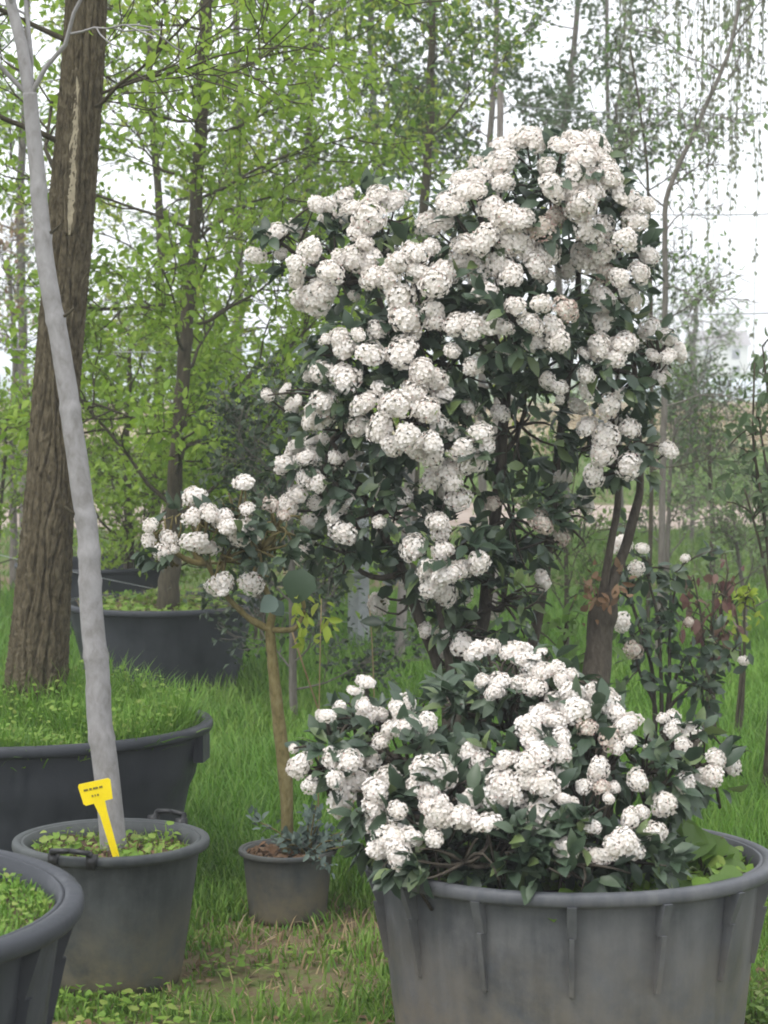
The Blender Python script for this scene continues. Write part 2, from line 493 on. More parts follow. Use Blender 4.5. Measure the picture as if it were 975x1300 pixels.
# ------------------------------------------------------------------ pots
POTS = []            # (x, y, r) on the ground, so that no grass grows through them
def pot(name, label, cx, cy, D, Hh, base, mat, soil_z, lip=.028, ribs=0, handles=(), tilt=(0, 0), lugs=(), lip_h=.03, group=None, band=False):
    r = D / 2
    root = thing(name, (cx, cy, 0), label, 'pot', group)
    c = np.array([cx, cy, 0.0])
    rb = base / 2
    rt = r - lip
    th = .008
    body = MB()
    zs = np.linspace(0.0, Hh - .004, 14)
    outer = [(rb * .2, .004), (rb * .9, .001), (rb * .985, .004)]
    for z in zs[1:]:
        t = z / Hh
        rad = rb + (rt - rb) * (t ** .92)
        if band and t > .62: rad += .010 * min(1, (t - .62) / .03)
        outer.append((rad, z))
    inner = [(a - th, z) for a, z in outer[:3:-1] if z > soil_z - .05]
    lathe(body, outer + inner, c, 64, wob=.004)
    body.build('wall', mat, root)
    rim = MB()
    k = 14
    prof = []
    for i in range(k):
        a = 2 * math.pi * i / k
        prof.append((r - lip * .55 + lip * .55 * math.copysign(abs(math.cos(a)) ** .7, math.cos(a)),
                     Hh - lip_h / 2 + lip_h / 2 * math.copysign(abs(math.sin(a)) ** .7, math.sin(a))))
    lathe(rim, prof[::-1], c, 72, close=True, wob=.004)
    rim.build('rim', mat, root)
    soil = MB()
    ns, nr = 40, 9
    rs = (rb + (rt - rb) * soil_z / Hh) - .004
    a = np.arange(ns) * 2 * math.pi / ns
    vv = [np.array([[cx, cy, soil_z + .015]])]
    for j in range(1, nr + 1):
        q = rs * j / nr
        x, y = cx + q * np.cos(a), cy + q * np.sin(a)
        vv.append(np.stack([x, y, soil_z + .012 * field(x * 9, y * 9)], -1))
    idx = lambda j, i: 1 + (j - 1) * ns + i % ns
    soil.add(np.concatenate(vv), [(0, idx(1, i), idx(1, i + 1)) for i in range(ns)])
    quads = [(idx(j, i), idx(j + 1, i), idx(j + 1, i + 1), idx(j, i + 1)) for j in range(1, nr) for i in range(ns)]
    soil.f.append(np.array(quads)); soil.m.append(np.zeros(len(quads), np.int32))
    soil.build('soil', M['soil'], root)
    if ribs:
        for i in range(ribs):
            an = 2 * math.pi * (i + .35) / ribs
            rb_ = MB()
            for z0, z1, wdt, dep in ((Hh * .78, Hh - lip_h + .004, .020, .036), (Hh * .50, Hh * .782, .011, .024)):
                vv = []
                for z, dd in ((z0, dep * .45), (z1, dep)):
                    rad = rb + (rt - rb) * ((z / Hh) ** .92)
                    for s, e in ((-1, -.004), (1, -.004), (1, dd), (-1, dd)):
                        q = rotz(an) @ np.array([rad + e, s * wdt / 2, 0])
                        vv.append(c + q + np.array([0, 0, z]))
                rb_.add(np.array(vv), BOXF)
            rb_.build('rib', mat, root, smooth=False)
    for an, wd in handles:
        hb = MB()
        R0 = rotz(an)
        pts = [(r - .012, -wd / 2, Hh - .01), (r + .012, -wd / 2, Hh + .016), (r + .014, 0, Hh + .020), (r + .012, wd / 2, Hh + .016), (r - .012, wd / 2, Hh - .01)]
        for p0, p1 in zip(pts[:-1], pts[1:]):
            a0, a1 = c + R0 @ np.array(p0), c + R0 @ np.array(p1)
            tube(hb, [a0, a1], .007, 8)
        for s in (-1, 1):
            box(hb, c + R0 @ np.array([r - .004, s * wd / 2, Hh - .008]), (.026, .022, .034), R0)
        hb.build('handle', M['black_plastic'], root)
    for an in lugs:
        lb = MB()
        box(lb, c + rotz(an) @ np.array([r - .022, 0, Hh - lip_h - .040]), (.030, .11, .080), rotz(an))
        lb.build('lug', mat, root, smooth=False)
    root.rotation_euler = (R(tilt[0]), R(tilt[1]), 0)
    POTS.append((cx, cy, rb + .01))
    return root

p = at(722, 1098, 5.0)
TUB = (p[0], 5.0, .94, .455)
pot('ribbed_tub', 'large weathered grey ribbed tub holding the low mounded viburnum', p[0], 5.0, .94, .455, .78, M['tub'], .41, lip=.03, ribs=14, lip_h=.032, tilt=(-1.5, 0))
GP = (at(141, 1068, 5.56)[0], 5.56)
pot('round_pot', 'dark grey round pot with black rim handle and mud-stained base', GP[0], GP[1], .5, .372, .345, M['pot'], .325, lip=.022, handles=((R(255), .10), (R(60), .09)), lip_h=.026)
SP_ = (at(365, 1077, 6.2)[0], 6.2)
pot('small_pot', 'small dark grey pot holding the thin-stemmed flowering standard', SP_[0], SP_[1], .28, .205, .215, M['pot'], .180, lip=.012, lip_h=.016)
LB = (at(10, 920, 6.5)[0], 6.55)
pot('wide_tub', 'wide black tub full of weeds around the furrowed tree trunk', LB[0], LB[1], 1.20, .515, .92, M['tub_dark'], .46, lip=.03, lugs=(R(-6), R(174)), lip_h=.034, tilt=(-1.5, 0), band=True)
LF = (at(-290, 1140, 3.95)[0], 3.95)
pot('near_tub', 'black tub with thick rim and grassy weeds, cut off beside the handled pot', LF[0], LF[1], 1.12, .60, .86, M['tub_dark'], .555, lip=.036, ribs=12, lip_h=.04)
BT = (at(205, 765, 10.4)[0], 10.4)
pot('deep_tub', 'deep black tub holding the bright green young tree', BT[0], BT[1], .93, .47, .66, M['tub_dark'], .42, lip=.025, lip_h=.03)
BT2 = (at(125, 722, 12.6)[0], 12.6)
pot('far_tub', 'black tub standing behind the deep tub and furrowed trunk', BT2[0], BT2[1], .95, .46, .7, M['tub_dark'], .36, lip=.022, lip_h=.025)
TV = (at(603, 980, 6.45)[0], 6.45)
pot('black_pot', 'black pot behind the ribbed tub, holding the tall viburnum', TV[0], TV[1], .77, .36, .56, M['pot_black'], .31, lip=.02, lip_h=.024)

# ------------------------------------------------------------------ viburnum: flower heads, leaves
def flower_mesh(name, seed, faded=False):
    rg = np.random.default_rng(seed)
    mb = MB()
    n = 200
    i = np.arange(n)
    zz = 1 - 1.5 * (i + .5) / n
    an = i * 2.39996 + rg.uniform(0, .5, n)
    rr = np.sqrt(np.maximum(0, 1 - zz * zz))
    d = norm(np.stack([rr * np.cos(an), rr * np.sin(an), zz], -1) + rg.normal(0, .05, (n, 3)))
    # the cyme is built of several small rounded sub-heads
    lobes = norm(rg.normal(size=(7, 3)) * [1, 1, .7] + [0, 0, .35])
    near = (d @ lobes.T).max(1)
    lump = .74 + .38 * np.clip((near - .66) / .34, 0, 1) ** .6
    pos = d * (.42 * lump * rg.uniform(.90, 1.07, n))[:, None] * np.array([1.08, 1.0, .84])
    # florets: five round petals, cupped
    k = 10
    a = np.arange(k) * 2 * math.pi / k
    rad = np.where(np.arange(k) % 2 == 0, 1.0, .62)
    tv = np.concatenate([[[0, 0, -.28]], np.stack([rad * np.cos(a), rad * np.sin(a), np.where(np.arange(k) % 2 == 0, .10, .04)], -1)])
    tf = [np.array([(0, 1 + j, 1 + (j + 1) % k) for j in range(k)])]
    keep = rg.uniform(0, 1, n) > (.35 if faded else .06)
    nd = norm(d + rg.normal(0, .22, (n, 3)))
    side = norm(np.cross(nd, rg.normal(size=(n, 3))))
    fr = frames(side, nd)
    scatter(mb, (tv, tf), pos[keep], fr[keep], rg.uniform(.064, .088, keep.sum()), 0, rg.uniform(0, 1, keep.sum()))
    # closed buds
    oct_v = np.array([(1, 0, 0), (-1, 0, 0), (0, 1, 0), (0, -1, 0), (0, 0, 1), (0, 0, -1)], float)
    oct_f = [np.array([(0, 2, 4), (2, 1, 4), (1, 3, 4), (3, 0, 4), (2, 0, 5), (1, 2, 5), (3, 1, 5), (0, 3, 5)])]
    nb = (~keep).sum()
    scatter(mb, (oct_v, oct_f), pos[~keep] * .97, fr[~keep], np.full(nb, .03), 1, rg.uniform(0, 1, nb))
    # pedicels spreading from the stalk
    for q in norm(rg.normal(size=(9, 3)) + np.array([0, 0, 1.2])):
        tube(mb, [(0, 0, -.42), q * .16, q * .36], [.03, .018, .01], 4, 2, cap=False)
    sv_ = []
    for la in np.linspace(-1.4, 1.4, 6):
        for lo in np.arange(9) * 2 * math.pi / 9:
            sv_.append((.335 * math.cos(la) * math.cos(lo), .31 * math.cos(la) * math.sin(lo), .255 * math.sin(la) + .0))
    sv_ = np.array(sv_)
    mb.add(sv_, [(a_ * 9 + b_, a_ * 9 + (b_ + 1) % 9, a_ * 9 + 9 + (b_ + 1) % 9, a_ * 9 + 9 + b_) for a_ in range(5) for b_ in range(9)], 3, .3)
    return mb.mesh(name, [M['faded'] if faded else M['petal'], M['bud'], M['pedicel'], M['floret_base']])
FLOWER = [flower_mesh('flower_cluster', s) for s in range(8)]
FADED = [flower_mesh('faded_flower_cluster', 20 + s, True) for s in range(3)]
def leaf_mesh(name, tmpl, mat):
    mb = MB()
    scatter(mb, tmpl, np.zeros((1, 3)), np.eye(3)[None], np.ones(1), 0, np.zeros(1))
    return mb.mesh(name, mat)

def place_leaves(root, pos, d, n, sc, mat, tm=(LEAF, LEAF_B, LEAF_C), parts=300, name='leaf'):
    """the leaves that show largest become parts of their own, the rest one mass"""
    N = len(pos)
    pj = proj(pos)
    vis = (pj[:, 0] > -20) & (pj[:, 0] < W + 20) & (pj[:, 1] > -20) & (pj[:, 1] < H + 20)
    score = sc / pos[:, 1] * 10 - .8 * (pos[:, 1] - pos[:, 1].min()) + np.where(vis, 0, -50)
    order = np.argsort(-score)
    fr = frames(d, n)
    kind = RNG.integers(0, len(tm), N)
    top = order[:parts]
    mes = [leaf_mesh(name, t, mat) for t in tm]
    for i in top:
        Mx = np.eye(4)
        Mx[:3, :3] = fr[i] * sc[i]
        Mx[:3, 3] = pos[i]
        inst(name, mes[kind[i]], root, Mx)
    rest = order[parts:]
    if len(rest):
        mb = MB()
        for k, t in enumerate(tm):
            s = rest[kind[rest] == k]
            scatter(mb, t, pos[s], fr[s], sc[s])
        mb.build('foliage', mat, root, kind='stuff')

def blob_leaves(blobs, per, size, rg, inner=.45, up=.35):
    P, D, N, S = [], [], [], []
    for (c, r, dens) in blobs:
        k = int(per * dens * (r[0] * r[2] + r[1] * r[2] + r[0] * r[1]) / .03)
        u = norm(rg.normal(size=(k, 3)))
        # leaves sit in tufts at the twig ends
        nt_ = max(6, k // 9)
        tu = norm(rg.normal(size=(nt_, 3)))
        j = rg.integers(0, nt_, k)
        u = norm(tu[j] + rg.normal(0, .16, (k, 3)))
        tr = rg.uniform(inner, 1.06, nt_) ** .6
        rad = tr[j] * rg.uniform(.9, 1.06, k)
        pos = c + u * rad[:, None] * r
        d = norm(u * .9 + rg.normal(0, .65, (k, 3)) + np.array([0, 0, -.05]))
        n = norm(u * .5 + np.array([0, -.1, up + .4]) + rg.normal(0, .45, (k, 3)))
        P.append(pos); D.append(d); N.append(n); S.append(rg.uniform(.65, 1.15, k) * size)
    return map(np.concatenate, (P, D, N, S))

def ellip_hit(p0, v, c, r):
    a, b = v / r, (p0 - c) / r
    A, B, C = a @ a, 2 * a @ b, b @ b - 1
    q = B * B - 4 * A * C
    return None if q < 0 else (-B - math.sqrt(q)) / (2 * A)

def viburnum(name, label, base, px_blobs, depth, flowers, stems, per, size, rg, parts, bark, fs=1.25, extra=0, faded=()):
    root = thing(name, base, label, 'shrub', None)
    blobs = []
    for (x, y, rx, ry, dd, rz, dens) in px_blobs:
        d = depth + dd
        blobs.append((at(x, y, d), np.array([rx * mpp(d), rz, ry * mpp(d)]), dens))
    # stems
    for st in stems:
        mb = MB()
        rj = st[1] * (1 + .10 * rg.normal(size=len(st[1])))
        rj[1:-1] = (rj[:-2] + 2 * rj[1:-1] + rj[2:]) / 4
        tube(mb, st[0], rj, 10)
        mb.build('stem', bark, root)
    ends = np.array([s[0][-1] for s in stems])
    tw = MB()
    for (c, r, dens) in blobs:
        allp = np.concatenate([s[0][len(s[0]) // 3:] for s in stems])
        k = np.argmin(((allp - c) ** 2).sum(1) + np.maximum(0, allp[:, 2] - c[2] + .05) ** 2 * 6)
        s0 = allp[k]
        mid = (s0 + c) / 2 + rg.normal(0, .03, 3) + np.array([0, 0, -.04])
        tube(tw, bez(s0, mid, c, 7), np.linspace(.011, .006, 7), 5)
        for _ in range(12):
            u = norm(rg.normal(size=3) + np.array([0, 0, .3]))
            e = c + u * r * .95
            tube(tw, bez(c, (c + e) / 2 + rg.normal(0, .03, 3), e, 5), np.linspace(.005, .002, 5), 4)
    # flowers
    p0 = np.array([0, 0, CAM_Z])
    fl = [(f[0], f[1], f[2], 0) for f in flowers] + [(f[0], f[1], f[2], 1) for f in faded]
    for (x, y, dia, fd) in fl:
        v = norm(ray(x, y))
        best = None
        for (c, r, dens) in blobs:
            t = ellip_hit(p0, v, c, r * 1.02)
            if t and (best is None or t < best[0]): best = (t, c, r)
        if best is None:
            c, r, _ = min(blobs, key=lambda b: np.hypot(*(proj(b[0]) - np.array([x, y]))))
            t = (c[1] - .05) / v[1]
            best = (t, c, r)
            q = p0 + v * t
            tube(tw, bez(c, (c + q) / 2 + np.array([0, 0, .03]), q, 5), np.linspace(.005, .0025, 5), 4)
        t, c, r = best
        q = p0 + v * t
        out = norm((q - c) / r ** 2)
        t += rg.uniform(-.02, .05)
        q = p0 + v * t
        d = norm(out * .55 + np.array([0, -.55, .55]) + rg.normal(0, .22, 3))
        s = dia * fs * mpp(q[1])
        side = norm(np.cross(d, rg.normal(size=3)))
        Mx = np.eye(4)
        Mx[:3, :3] = frames(side[None], d[None])[0] * (s * np.array([rg.uniform(.92, 1.2), rg.uniform(.88, 1.08), rg.uniform(.75, 1.0)]))[None, :]
        Mx[:3, 3] = q
        me = FADED[rg.integers(3)] if fd else FLOWER[rg.integers(8)]
        inst('flower_cluster', me, root, Mx)
        b = q - d * s * .4
        tube(tw, bez(q - d * s * .2, b - d * .03, b - d * .03 - out * .08 + np.array([0, 0, -.04]), 4), [.0025, .003, .004, .004], 4)
    for _ in range(extra):        # heads on the sides and back of the crown
        c, r, _d = blobs[rg.integers(len(blobs))]
        u = norm(rg.normal(size=3) * np.array([1, .6, .6]) + np.array([0, .7, .3]))
        q = c + u * r
        if any((((q - c2) / r2) ** 2).sum() < .8 for c2, r2, _x in blobs): continue
        Mx = np.eye(4)
        side = norm(np.cross(u, rg.normal(size=3)))
        Mx[:3, :3] = frames(side[None], u[None])[0] * .07
        Mx[:3, 3] = q
        inst('flower_cluster', FLOWER[rg.integers(8)], root, Mx)
    tw.build('twigs', bark, root, kind='stuff')
    P, D, N, S = blob_leaves(blobs, per, size, rg)
    place_leaves(root, P, D, N, S, M['viburnum'], parts=parts)
    return root

# flower heads of the tall viburnum: (x, y, diameter) in the photograph
TALL = [(351,295,26),(400,260,24),(415,261,22),(437,252,26),(447,264,22),(480,248,28),(501,255,30),(468,279,38),(455,295,24),(463,309,20),(395,317,32),(375,335,26),(377,351,24),(419,343,34),(433,327,22),(451,329,32),(471,331,32),(400,377,42),(385,380,28),(413,373,28),(449,376,14),(472,353,30),(493,351,32),(504,332,30),(528,321,32),(547,315,26),(527,344,32),(507,377,40),(549,284,36),(552,359,34),(565,343,28),(571,255,30),(517,404,44),(549,393,26),(479,419,24),(431,428,24),(436,444,30),(413,431,16),(455,425,16),(471,449,32),(511,447,38),(536,471,30),(408,471,28),(435,475,32),(575,447,24),(552,407,24),(528,423,18),(325,324,22),(357,324,18),
(640,185,30),(668,176,32),(683,181,26),(714,185,32),(732,178,30),(754,178,30),(634,208,34),(608,210,26),(603,228,30),(585,228,26),(588,245,34),(606,242,24),(574,265,30),(566,282,26),(637,232,26),(695,213,24),(742,199,36),(760,196,28),(735,221,36),(757,227,32),(772,212,26),(702,239,34),(723,242,28),(742,258,34),(754,245,28),(775,227,28),(788,248,32),(803,255,26),(822,261,24),(622,264,28),(646,276,40),(662,279,28),(652,304,38),(748,292,36),(766,288,26),(732,267,30),(794,304,34),(806,279,30),(615,304,32),(589,310,28),(589,332,36),(635,336,34),(649,350,28),(668,318,28),(695,319,34),(680,336,34),(691,350,28),(720,344,26),(745,328,34),(763,322,36),(606,347,30),(615,371,32),(655,390,26),(686,384,26),(674,412,28),(766,378,36),(800,378,28),(788,353,26),(812,347,26),(822,325,26),(600,415,30),(622,415,30),(578,412,28),(640,415,20),(680,436,24),(708,433,28),(702,415,24),(769,405,30),(760,442,32),(794,436,28),(566,347,32),
(440,483,34),(409,473,28),(392,476,16),(407,522,42),(412,509,30),(391,535,22),(340,502,16),(363,496,16),(379,509,14),(395,560,18),(409,558,16),(359,591,26),(386,581,24),(399,578,22),(425,581,18),(450,581,26),(391,604,24),(402,614,22),(377,627,24),(366,643,26),(400,640,18),(392,663,22),(428,643,24),(441,637,18),(435,676,30),(422,657,16),(481,663,18),(507,630,28),(455,542,32),(464,512,32),(482,492,22),(484,545,34),(504,515,38),(517,553,36),(527,571,28),(497,565,28),(535,470,30),(527,499,34),(550,483,30),(563,501,28),(541,520,32),(556,538,26),(573,548,26),(548,563,28),(550,581,26),(546,609,26),(569,597,32),(573,612,28),(589,571,30),(609,550,26),(609,566,26),(599,588,30),(582,634,28),(597,517,22),(635,525,22),(555,663,26),(560,676,26),(525,696,32),(563,699,30),(541,722,22),(569,729,32),(587,720,28),(609,712,26),(550,742,28),(563,753,32),(599,465,20),
(651,449,22),(605,466,18),(790,436,30),(760,443,30),(777,454,32),(741,449,16),(823,420,24),(846,430,22),(849,452,18),(829,452,18),(839,480,22),(744,475,22),(747,497,24),(772,515,28),(787,498,16),(695,482,20),(711,492,18),(711,507,12),(746,541,26),(769,553,30),(764,574,34),(800,544,26),(754,603,24),(798,592,32),(849,572,22),(540,800,18),(565,805,12),(585,818,26)]
TALL_FADED = [(686,288,34),(705,276,28),(717,393,32),(625,640,20),(688,663,28),(711,679,26),(831,590,12),(770,345,24)]
b0 = np.array([TV[0], TV[1], .31])
def stem(pts, r0, r1, d=None):
    P = [b0 + np.array(pts[0])] + [at(x, y, q) for x, y, q in pts[1:]]
    P = np.array(P)
    # smooth through the points
    t = np.linspace(0, 1, len(P)); tt = np.linspace(0, 1, 5 * len(P))
    Q = np.stack([np.interp(tt, t, P[:, i]) for i in range(3)], -1)
    for _ in range(3): Q[1:-1] = (Q[:-2] + 2 * Q[1:-1] + Q[2:]) / 4
    Q[1:-1] += RNG.normal(0, .007, Q[1:-1].shape)
    for _ in range(3): Q[1:-1] = (Q[:-2] + 2 * Q[1:-1] + Q[2:]) / 4
    return Q, np.linspace(r0, r1, len(Q))
tall_stems = [
    stem([(-.03, 0, 0), (590, 900, 6.45), (575, 780, 6.5), (560, 640, 6.5), (520, 480, 6.5), (470, 350, 6.5)], .024, .008),
    stem([(.03, .03, 0), (605, 880, 6.5), (620, 720, 6.5), (640, 560, 6.5), (650, 420, 6.55), (640, 270, 6.5)], .026, .008),
    stem([(.09, .03, 0), (660, 880, 6.55), (690, 740, 6.6), (705, 600, 6.6), (730, 430, 6.6), (735, 260, 6.6)], .022, .008),
    stem([(.325, 0, 0), (757, 920, 6.45), (757, 850, 6.47), (764, 790, 6.5), (768, 752, 6.5)], .044, .036),
    stem([(.325, 0, .3), (768, 765, 6.5), (795, 690, 6.55), (818, 610, 6.6), (805, 480, 6.6), (790, 330, 6.6)], .020, .006),
    stem([(.325, 0, .3), (765, 770, 6.5), (775, 690, 6.5), (790, 600, 6.5), (765, 450, 6.5)], .018, .006),
    stem([(-.08, 0, 0), (570, 880, 6.4), (520, 740, 6.4), (470, 640, 6.4), (420, 560, 6.4)], .018, .007),
    stem([(-.05, -.08, 0), (580, 870, 6.3), (550, 740, 6.3), (560, 640, 6.3), (590, 540, 6.3)], .016, .006),
]
tall_blobs = [  # x, y, rx, ry, depth offset, half depth (m), leaf density
    (425, 335, 68, 62, 0, .20, 1.0), (480, 278, 48, 36, .02, .14, .8), (352, 305, 28, 22, 0, .08, .8), (525, 370, 75, 75, -.05, .24, 1.1),
    (625, 310, 80, 100, 0, .26, 1.1), (710, 260, 105, 90, .05, .28, 1.0), (770, 330, 62, 110, .05, .24, 1.0), (650, 410, 95, 70, -.10, .24, 1.2),
    (455, 440, 62, 50, -.05, .2, 1.2), (560, 460, 75, 65, -.08, .22, 1.3), (430, 510, 62, 55, -.05, .2, 1.1), (520, 535, 75, 65, -.16, .2, 1.2),
    (590, 580, 55, 65, -.14, .18, 1.2), (410, 605, 62, 62, -.02, .18, 1.1), (480, 650, 78, 55, -.03, .2, 1.2), (570, 700, 70, 65, -.12, .2, 1.2),
    (660, 540, 72, 75, .05, .2, .8), (690, 470, 70, 60, .0, .22, .9), (770, 470, 62, 60, .02, .2, .9), (835, 450, 28, 42, .05, .12, .7),
    (765, 565, 50, 55, 0, .15, .8), (800, 570, 40, 45, .05, .12, .6), (650, 660, 62, 75, .0, .2, 1.0), (640, 765, 60, 55, -.05, .18, 1.0),
    (520, 760, 60, 40, .0, .14, .8), (440, 705, 55, 40, .0, .14, .9), (590, 800, 55, 40, -.08, .12, .8), (712, 660, 40, 55, .05, .1, .5), (610, 860, 60, 50, .0, .15, .9)]
tall = viburnum('tall_viburnum', 'tall wide viburnum covered in white flower heads, behind the low mounded one', (TV[0], TV[1], .31), tall_blobs, 6.45, TALL, tall_stems,
         56, .064, np.random.default_rng(3), 300, M['viburnum_twig'], extra=50, faded=TALL_FADED)

LOW = [(464,867,20),(451,878,16),(433,898,16),(413,908,18),(462,895,18),(468,908,22),(484,908,18),(511,895,26),(507,904,24),(515,924,26),(539,919,28),(495,925,22),(484,941,20),(422,964,24),(442,967,30),(470,962,26),(373,950,12),(379,972,26),(396,996,22),(399,956,10),(424,990,20),(433,1013,32),(450,987,28),(493,988,26),(478,1002,28),(476,1027,28),(505,1028,20),(541,981,36),(562,981,34),(532,995,30),(547,1005,26),(547,1024,22),(562,1019,16),(479,1048,24),(498,1061,40),(482,1079,32),(504,1084,32),(522,1062,20),(551,1065,20),(596,953,28),(608,965,24),(641,965,22),(615,990,28),(636,993,30),(598,1016,26),(584,1036,28),(593,1042,24),(624,1018,32),(618,1045,28),(639,1012,28),(547,1044,14),(621,822,20),(633,868,24),(628,879,18),(612,865,16),
(650,827,24),(665,839,26),(679,846,26),(690,853,22),(704,849,20),(712,860,22),(725,856,14),(688,828,12),(630,874,22),(658,868,22),(679,872,22),(728,879,26),(711,895,28),(732,902,28),(756,881,28),(770,891,30),(784,905,24),(798,919,26),(690,905,28),(672,922,32),(704,915,24),(714,936,22),(677,940,28),(712,957,22),(686,957,28),(648,964,28),(669,968,26),(690,996,32),(711,982,26),(669,992,28),(637,996,32),(627,1013,32),(648,1006,28),(714,1013,16),(688,1031,40),(728,1020,14),(758,978,26),(740,999,18),(780,999,16),(773,1013,14),(786,950,12),(800,942,16),(810,989,22),(751,1048,18),(716,1079,30),(758,1086,24),(780,1076,26),(794,1069,30),(801,1079,24),(801,1038,22),(814,1031,18),(829,1058,28),(845,1020,26),(868,996,26),(890,992,26),(906,985,22),(908,964,22),(927,971,22),(855,910,16),(840,912,14),(855,926,20),(875,924,14),(866,947,20),(824,950,10)]
low_blobs = [(425, 965, 52, 50, -.02, .14, .9), (470, 920, 58, 45, .08, .14, .9), (525, 950, 60, 60, .0, .2, 1.1), (480, 1030, 42, 55, -.12, .15, 1.0), (560, 1030, 75, 70, -.14, .2, 1.2),
             (640, 870, 75, 48, .18, .2, 1.0), (700, 880, 65, 50, .14, .2, 1.0), (580, 900, 60, 48, .15, .2, 1.2), (660, 975, 85, 80, -.02, .26, 1.2), (745, 945, 75, 70, .02, .22, 1.1), (650, 1070, 85, 55, -.24, .16, 1.3),
             (740, 1050, 85, 65, -.2, .2, 1.3), (815, 985, 70, 70, .0, .22, 1.1), (870, 955, 52, 45, .05, .14, .9), (800, 1060, 55, 55, -.15, .18, 1.1), (555, 1090, 60, 35, -.2, .14, 1.2), (905, 985, 26, 26, .0, .07, .8),
             (590, 1095, 95, 40, -.32, .1, 2.2), (715, 1100, 95, 40, -.33, .1, 2.2), (520, 1090, 45, 36, -.26, .1, 2.0), (800, 1095, 60, 40, -.28, .1, 1.8)]
lb = np.array([TUB[0], TUB[1], .395])
low_stems = []
for x, y, d in ((470, 950, 5.0), (560, 960, 4.9), (640, 900, 5.15), (700, 930, 5.0), (780, 960, 5.0), (850, 970, 5.0), (620, 1040, 4.8), (760, 1040, 4.8)):
    e = at(x, y, d)
    s0 = lb + np.array([RNG.uniform(-.08, .08), RNG.uniform(-.08, .08), 0])
    low_stems.append((bez(s0, (s0 * .6 + e * .4) + np.array([0, 0, .10]), e, 9), np.linspace(.014, .006, 9)))
viburnum('low_viburnum', 'low mounded viburnum with white flower heads spilling over the ribbed tub', tuple(lb), low_blobs, 5.0, LOW, low_stems,
         60, .060, np.random.default_rng(5), 300, M['viburnum_twig'], fs=1.42, extra=24, faded=[(777, 940, 28), (745, 925, 20), (764, 1000, 16)])

STD = [(311,614,26),(246,629,28),(243,656,24),(265,652,22),(282,659,24),(289,670,26),(306,675,30),(191,667,18),(189,686,18),(214,683,20),(206,700,22),(222,698,12),(249,689,28),(265,695,28),(278,741,28),(282,752,16),(319,741,26),(326,680,12),(314,646,18)]
sb = np.array([SP_[0], SP_[1], .180])
def sm(P, k=6):
    P = np.array(P)
    t = np.linspace(0, 1, len(P)); tt = np.linspace(0, 1, k * len(P))
    Q = np.stack([np.interp(tt, t, P[:, i]) for i in range(P.shape[1])], -1)
    for _ in range(4): Q[1:-1] = (Q[:-2] + 2 * Q[1:-1] + Q[2:]) / 4
    return Q
S0 = sm([sb, at(364, 1000, 6.2), at(352, 900, 6.2), at(345, 830, 6.2), at(342, 795, 6.2)])
std_stems = [(S0, np.interp(np.linspace(0, 1, len(S0)), [0, .2, 1], [.022, .019, .014])),
             (sm([at(343, 800, 6.2), at(315, 785, 6.2), at(285, 755, 6.2), at(262, 715, 6.2)]), np.linspace(.011, .006, 24)),
             (sm([at(342, 797, 6.2), at(348, 770, 6.2), at(330, 735, 6.2), at(315, 700, 6.22)]), np.linspace(.011, .006, 24)),
             (sm([at(343, 800, 6.2), at(375, 800, 6.15), at(388, 775, 6.15), at(378, 740, 6.15)]), np.linspace(.008, .005, 24))]
std_blobs = [(212, 688, 34, 36, 0, .1, .9), (258, 662, 45, 38, 0, .14, 1.0), (300, 665, 42, 45, 0, .14, 1.1), (330, 700, 45, 36, 0, .12, 1.2), (285, 712, 45, 34, -.02, .1, .9), (350, 670, 36, 40, .05, .1, .8)]
std = viburnum('viburnum_standard', 'small viburnum standard on a thin bent olive stem with few white heads', tuple(sb), std_blobs, 6.2, STD, std_stems,
               44, .055, np.random.default_rng(8), 150, M['standard_bark'], faded=[(345, 640, 22), (360, 655, 16)])
# yellowing leaves and one big leaf on its right fork
yk = 34
yp = np.array([at(*q, 6.15) for q in zip(RNG.uniform(375, 425, yk), RNG.uniform(755, 815, yk))]) + RNG.normal(0, .02, (yk, 3)) * [0, 2, 0]
place_leaves(std, yp, norm(RNG.normal(size=(yk, 3)) * .6 + [0, -.2, -.6]), norm(RNG.normal(size=(yk, 3)) + [0, -1, .6]), RNG.uniform(.025, .05, yk), M['yellow'], parts=34)
place_leaves(std, np.array([at(385, 722, 6.1)]), np.array([[-.25, -.1, -1]]), np.array([[0, -1, .3]]), np.array([.105]), M['viburnum'], (BROAD,), 1)
place_leaves(std, np.array([at(352, 760, 6.1), at(345, 765, 6.12)]), np.array([[-.6, -.1, -.4], [.5, 0, -.5]]), np.array([[0, -1, .4]] * 2), np.array([.06, .05]), M['blue'], (BROAD,), 2)

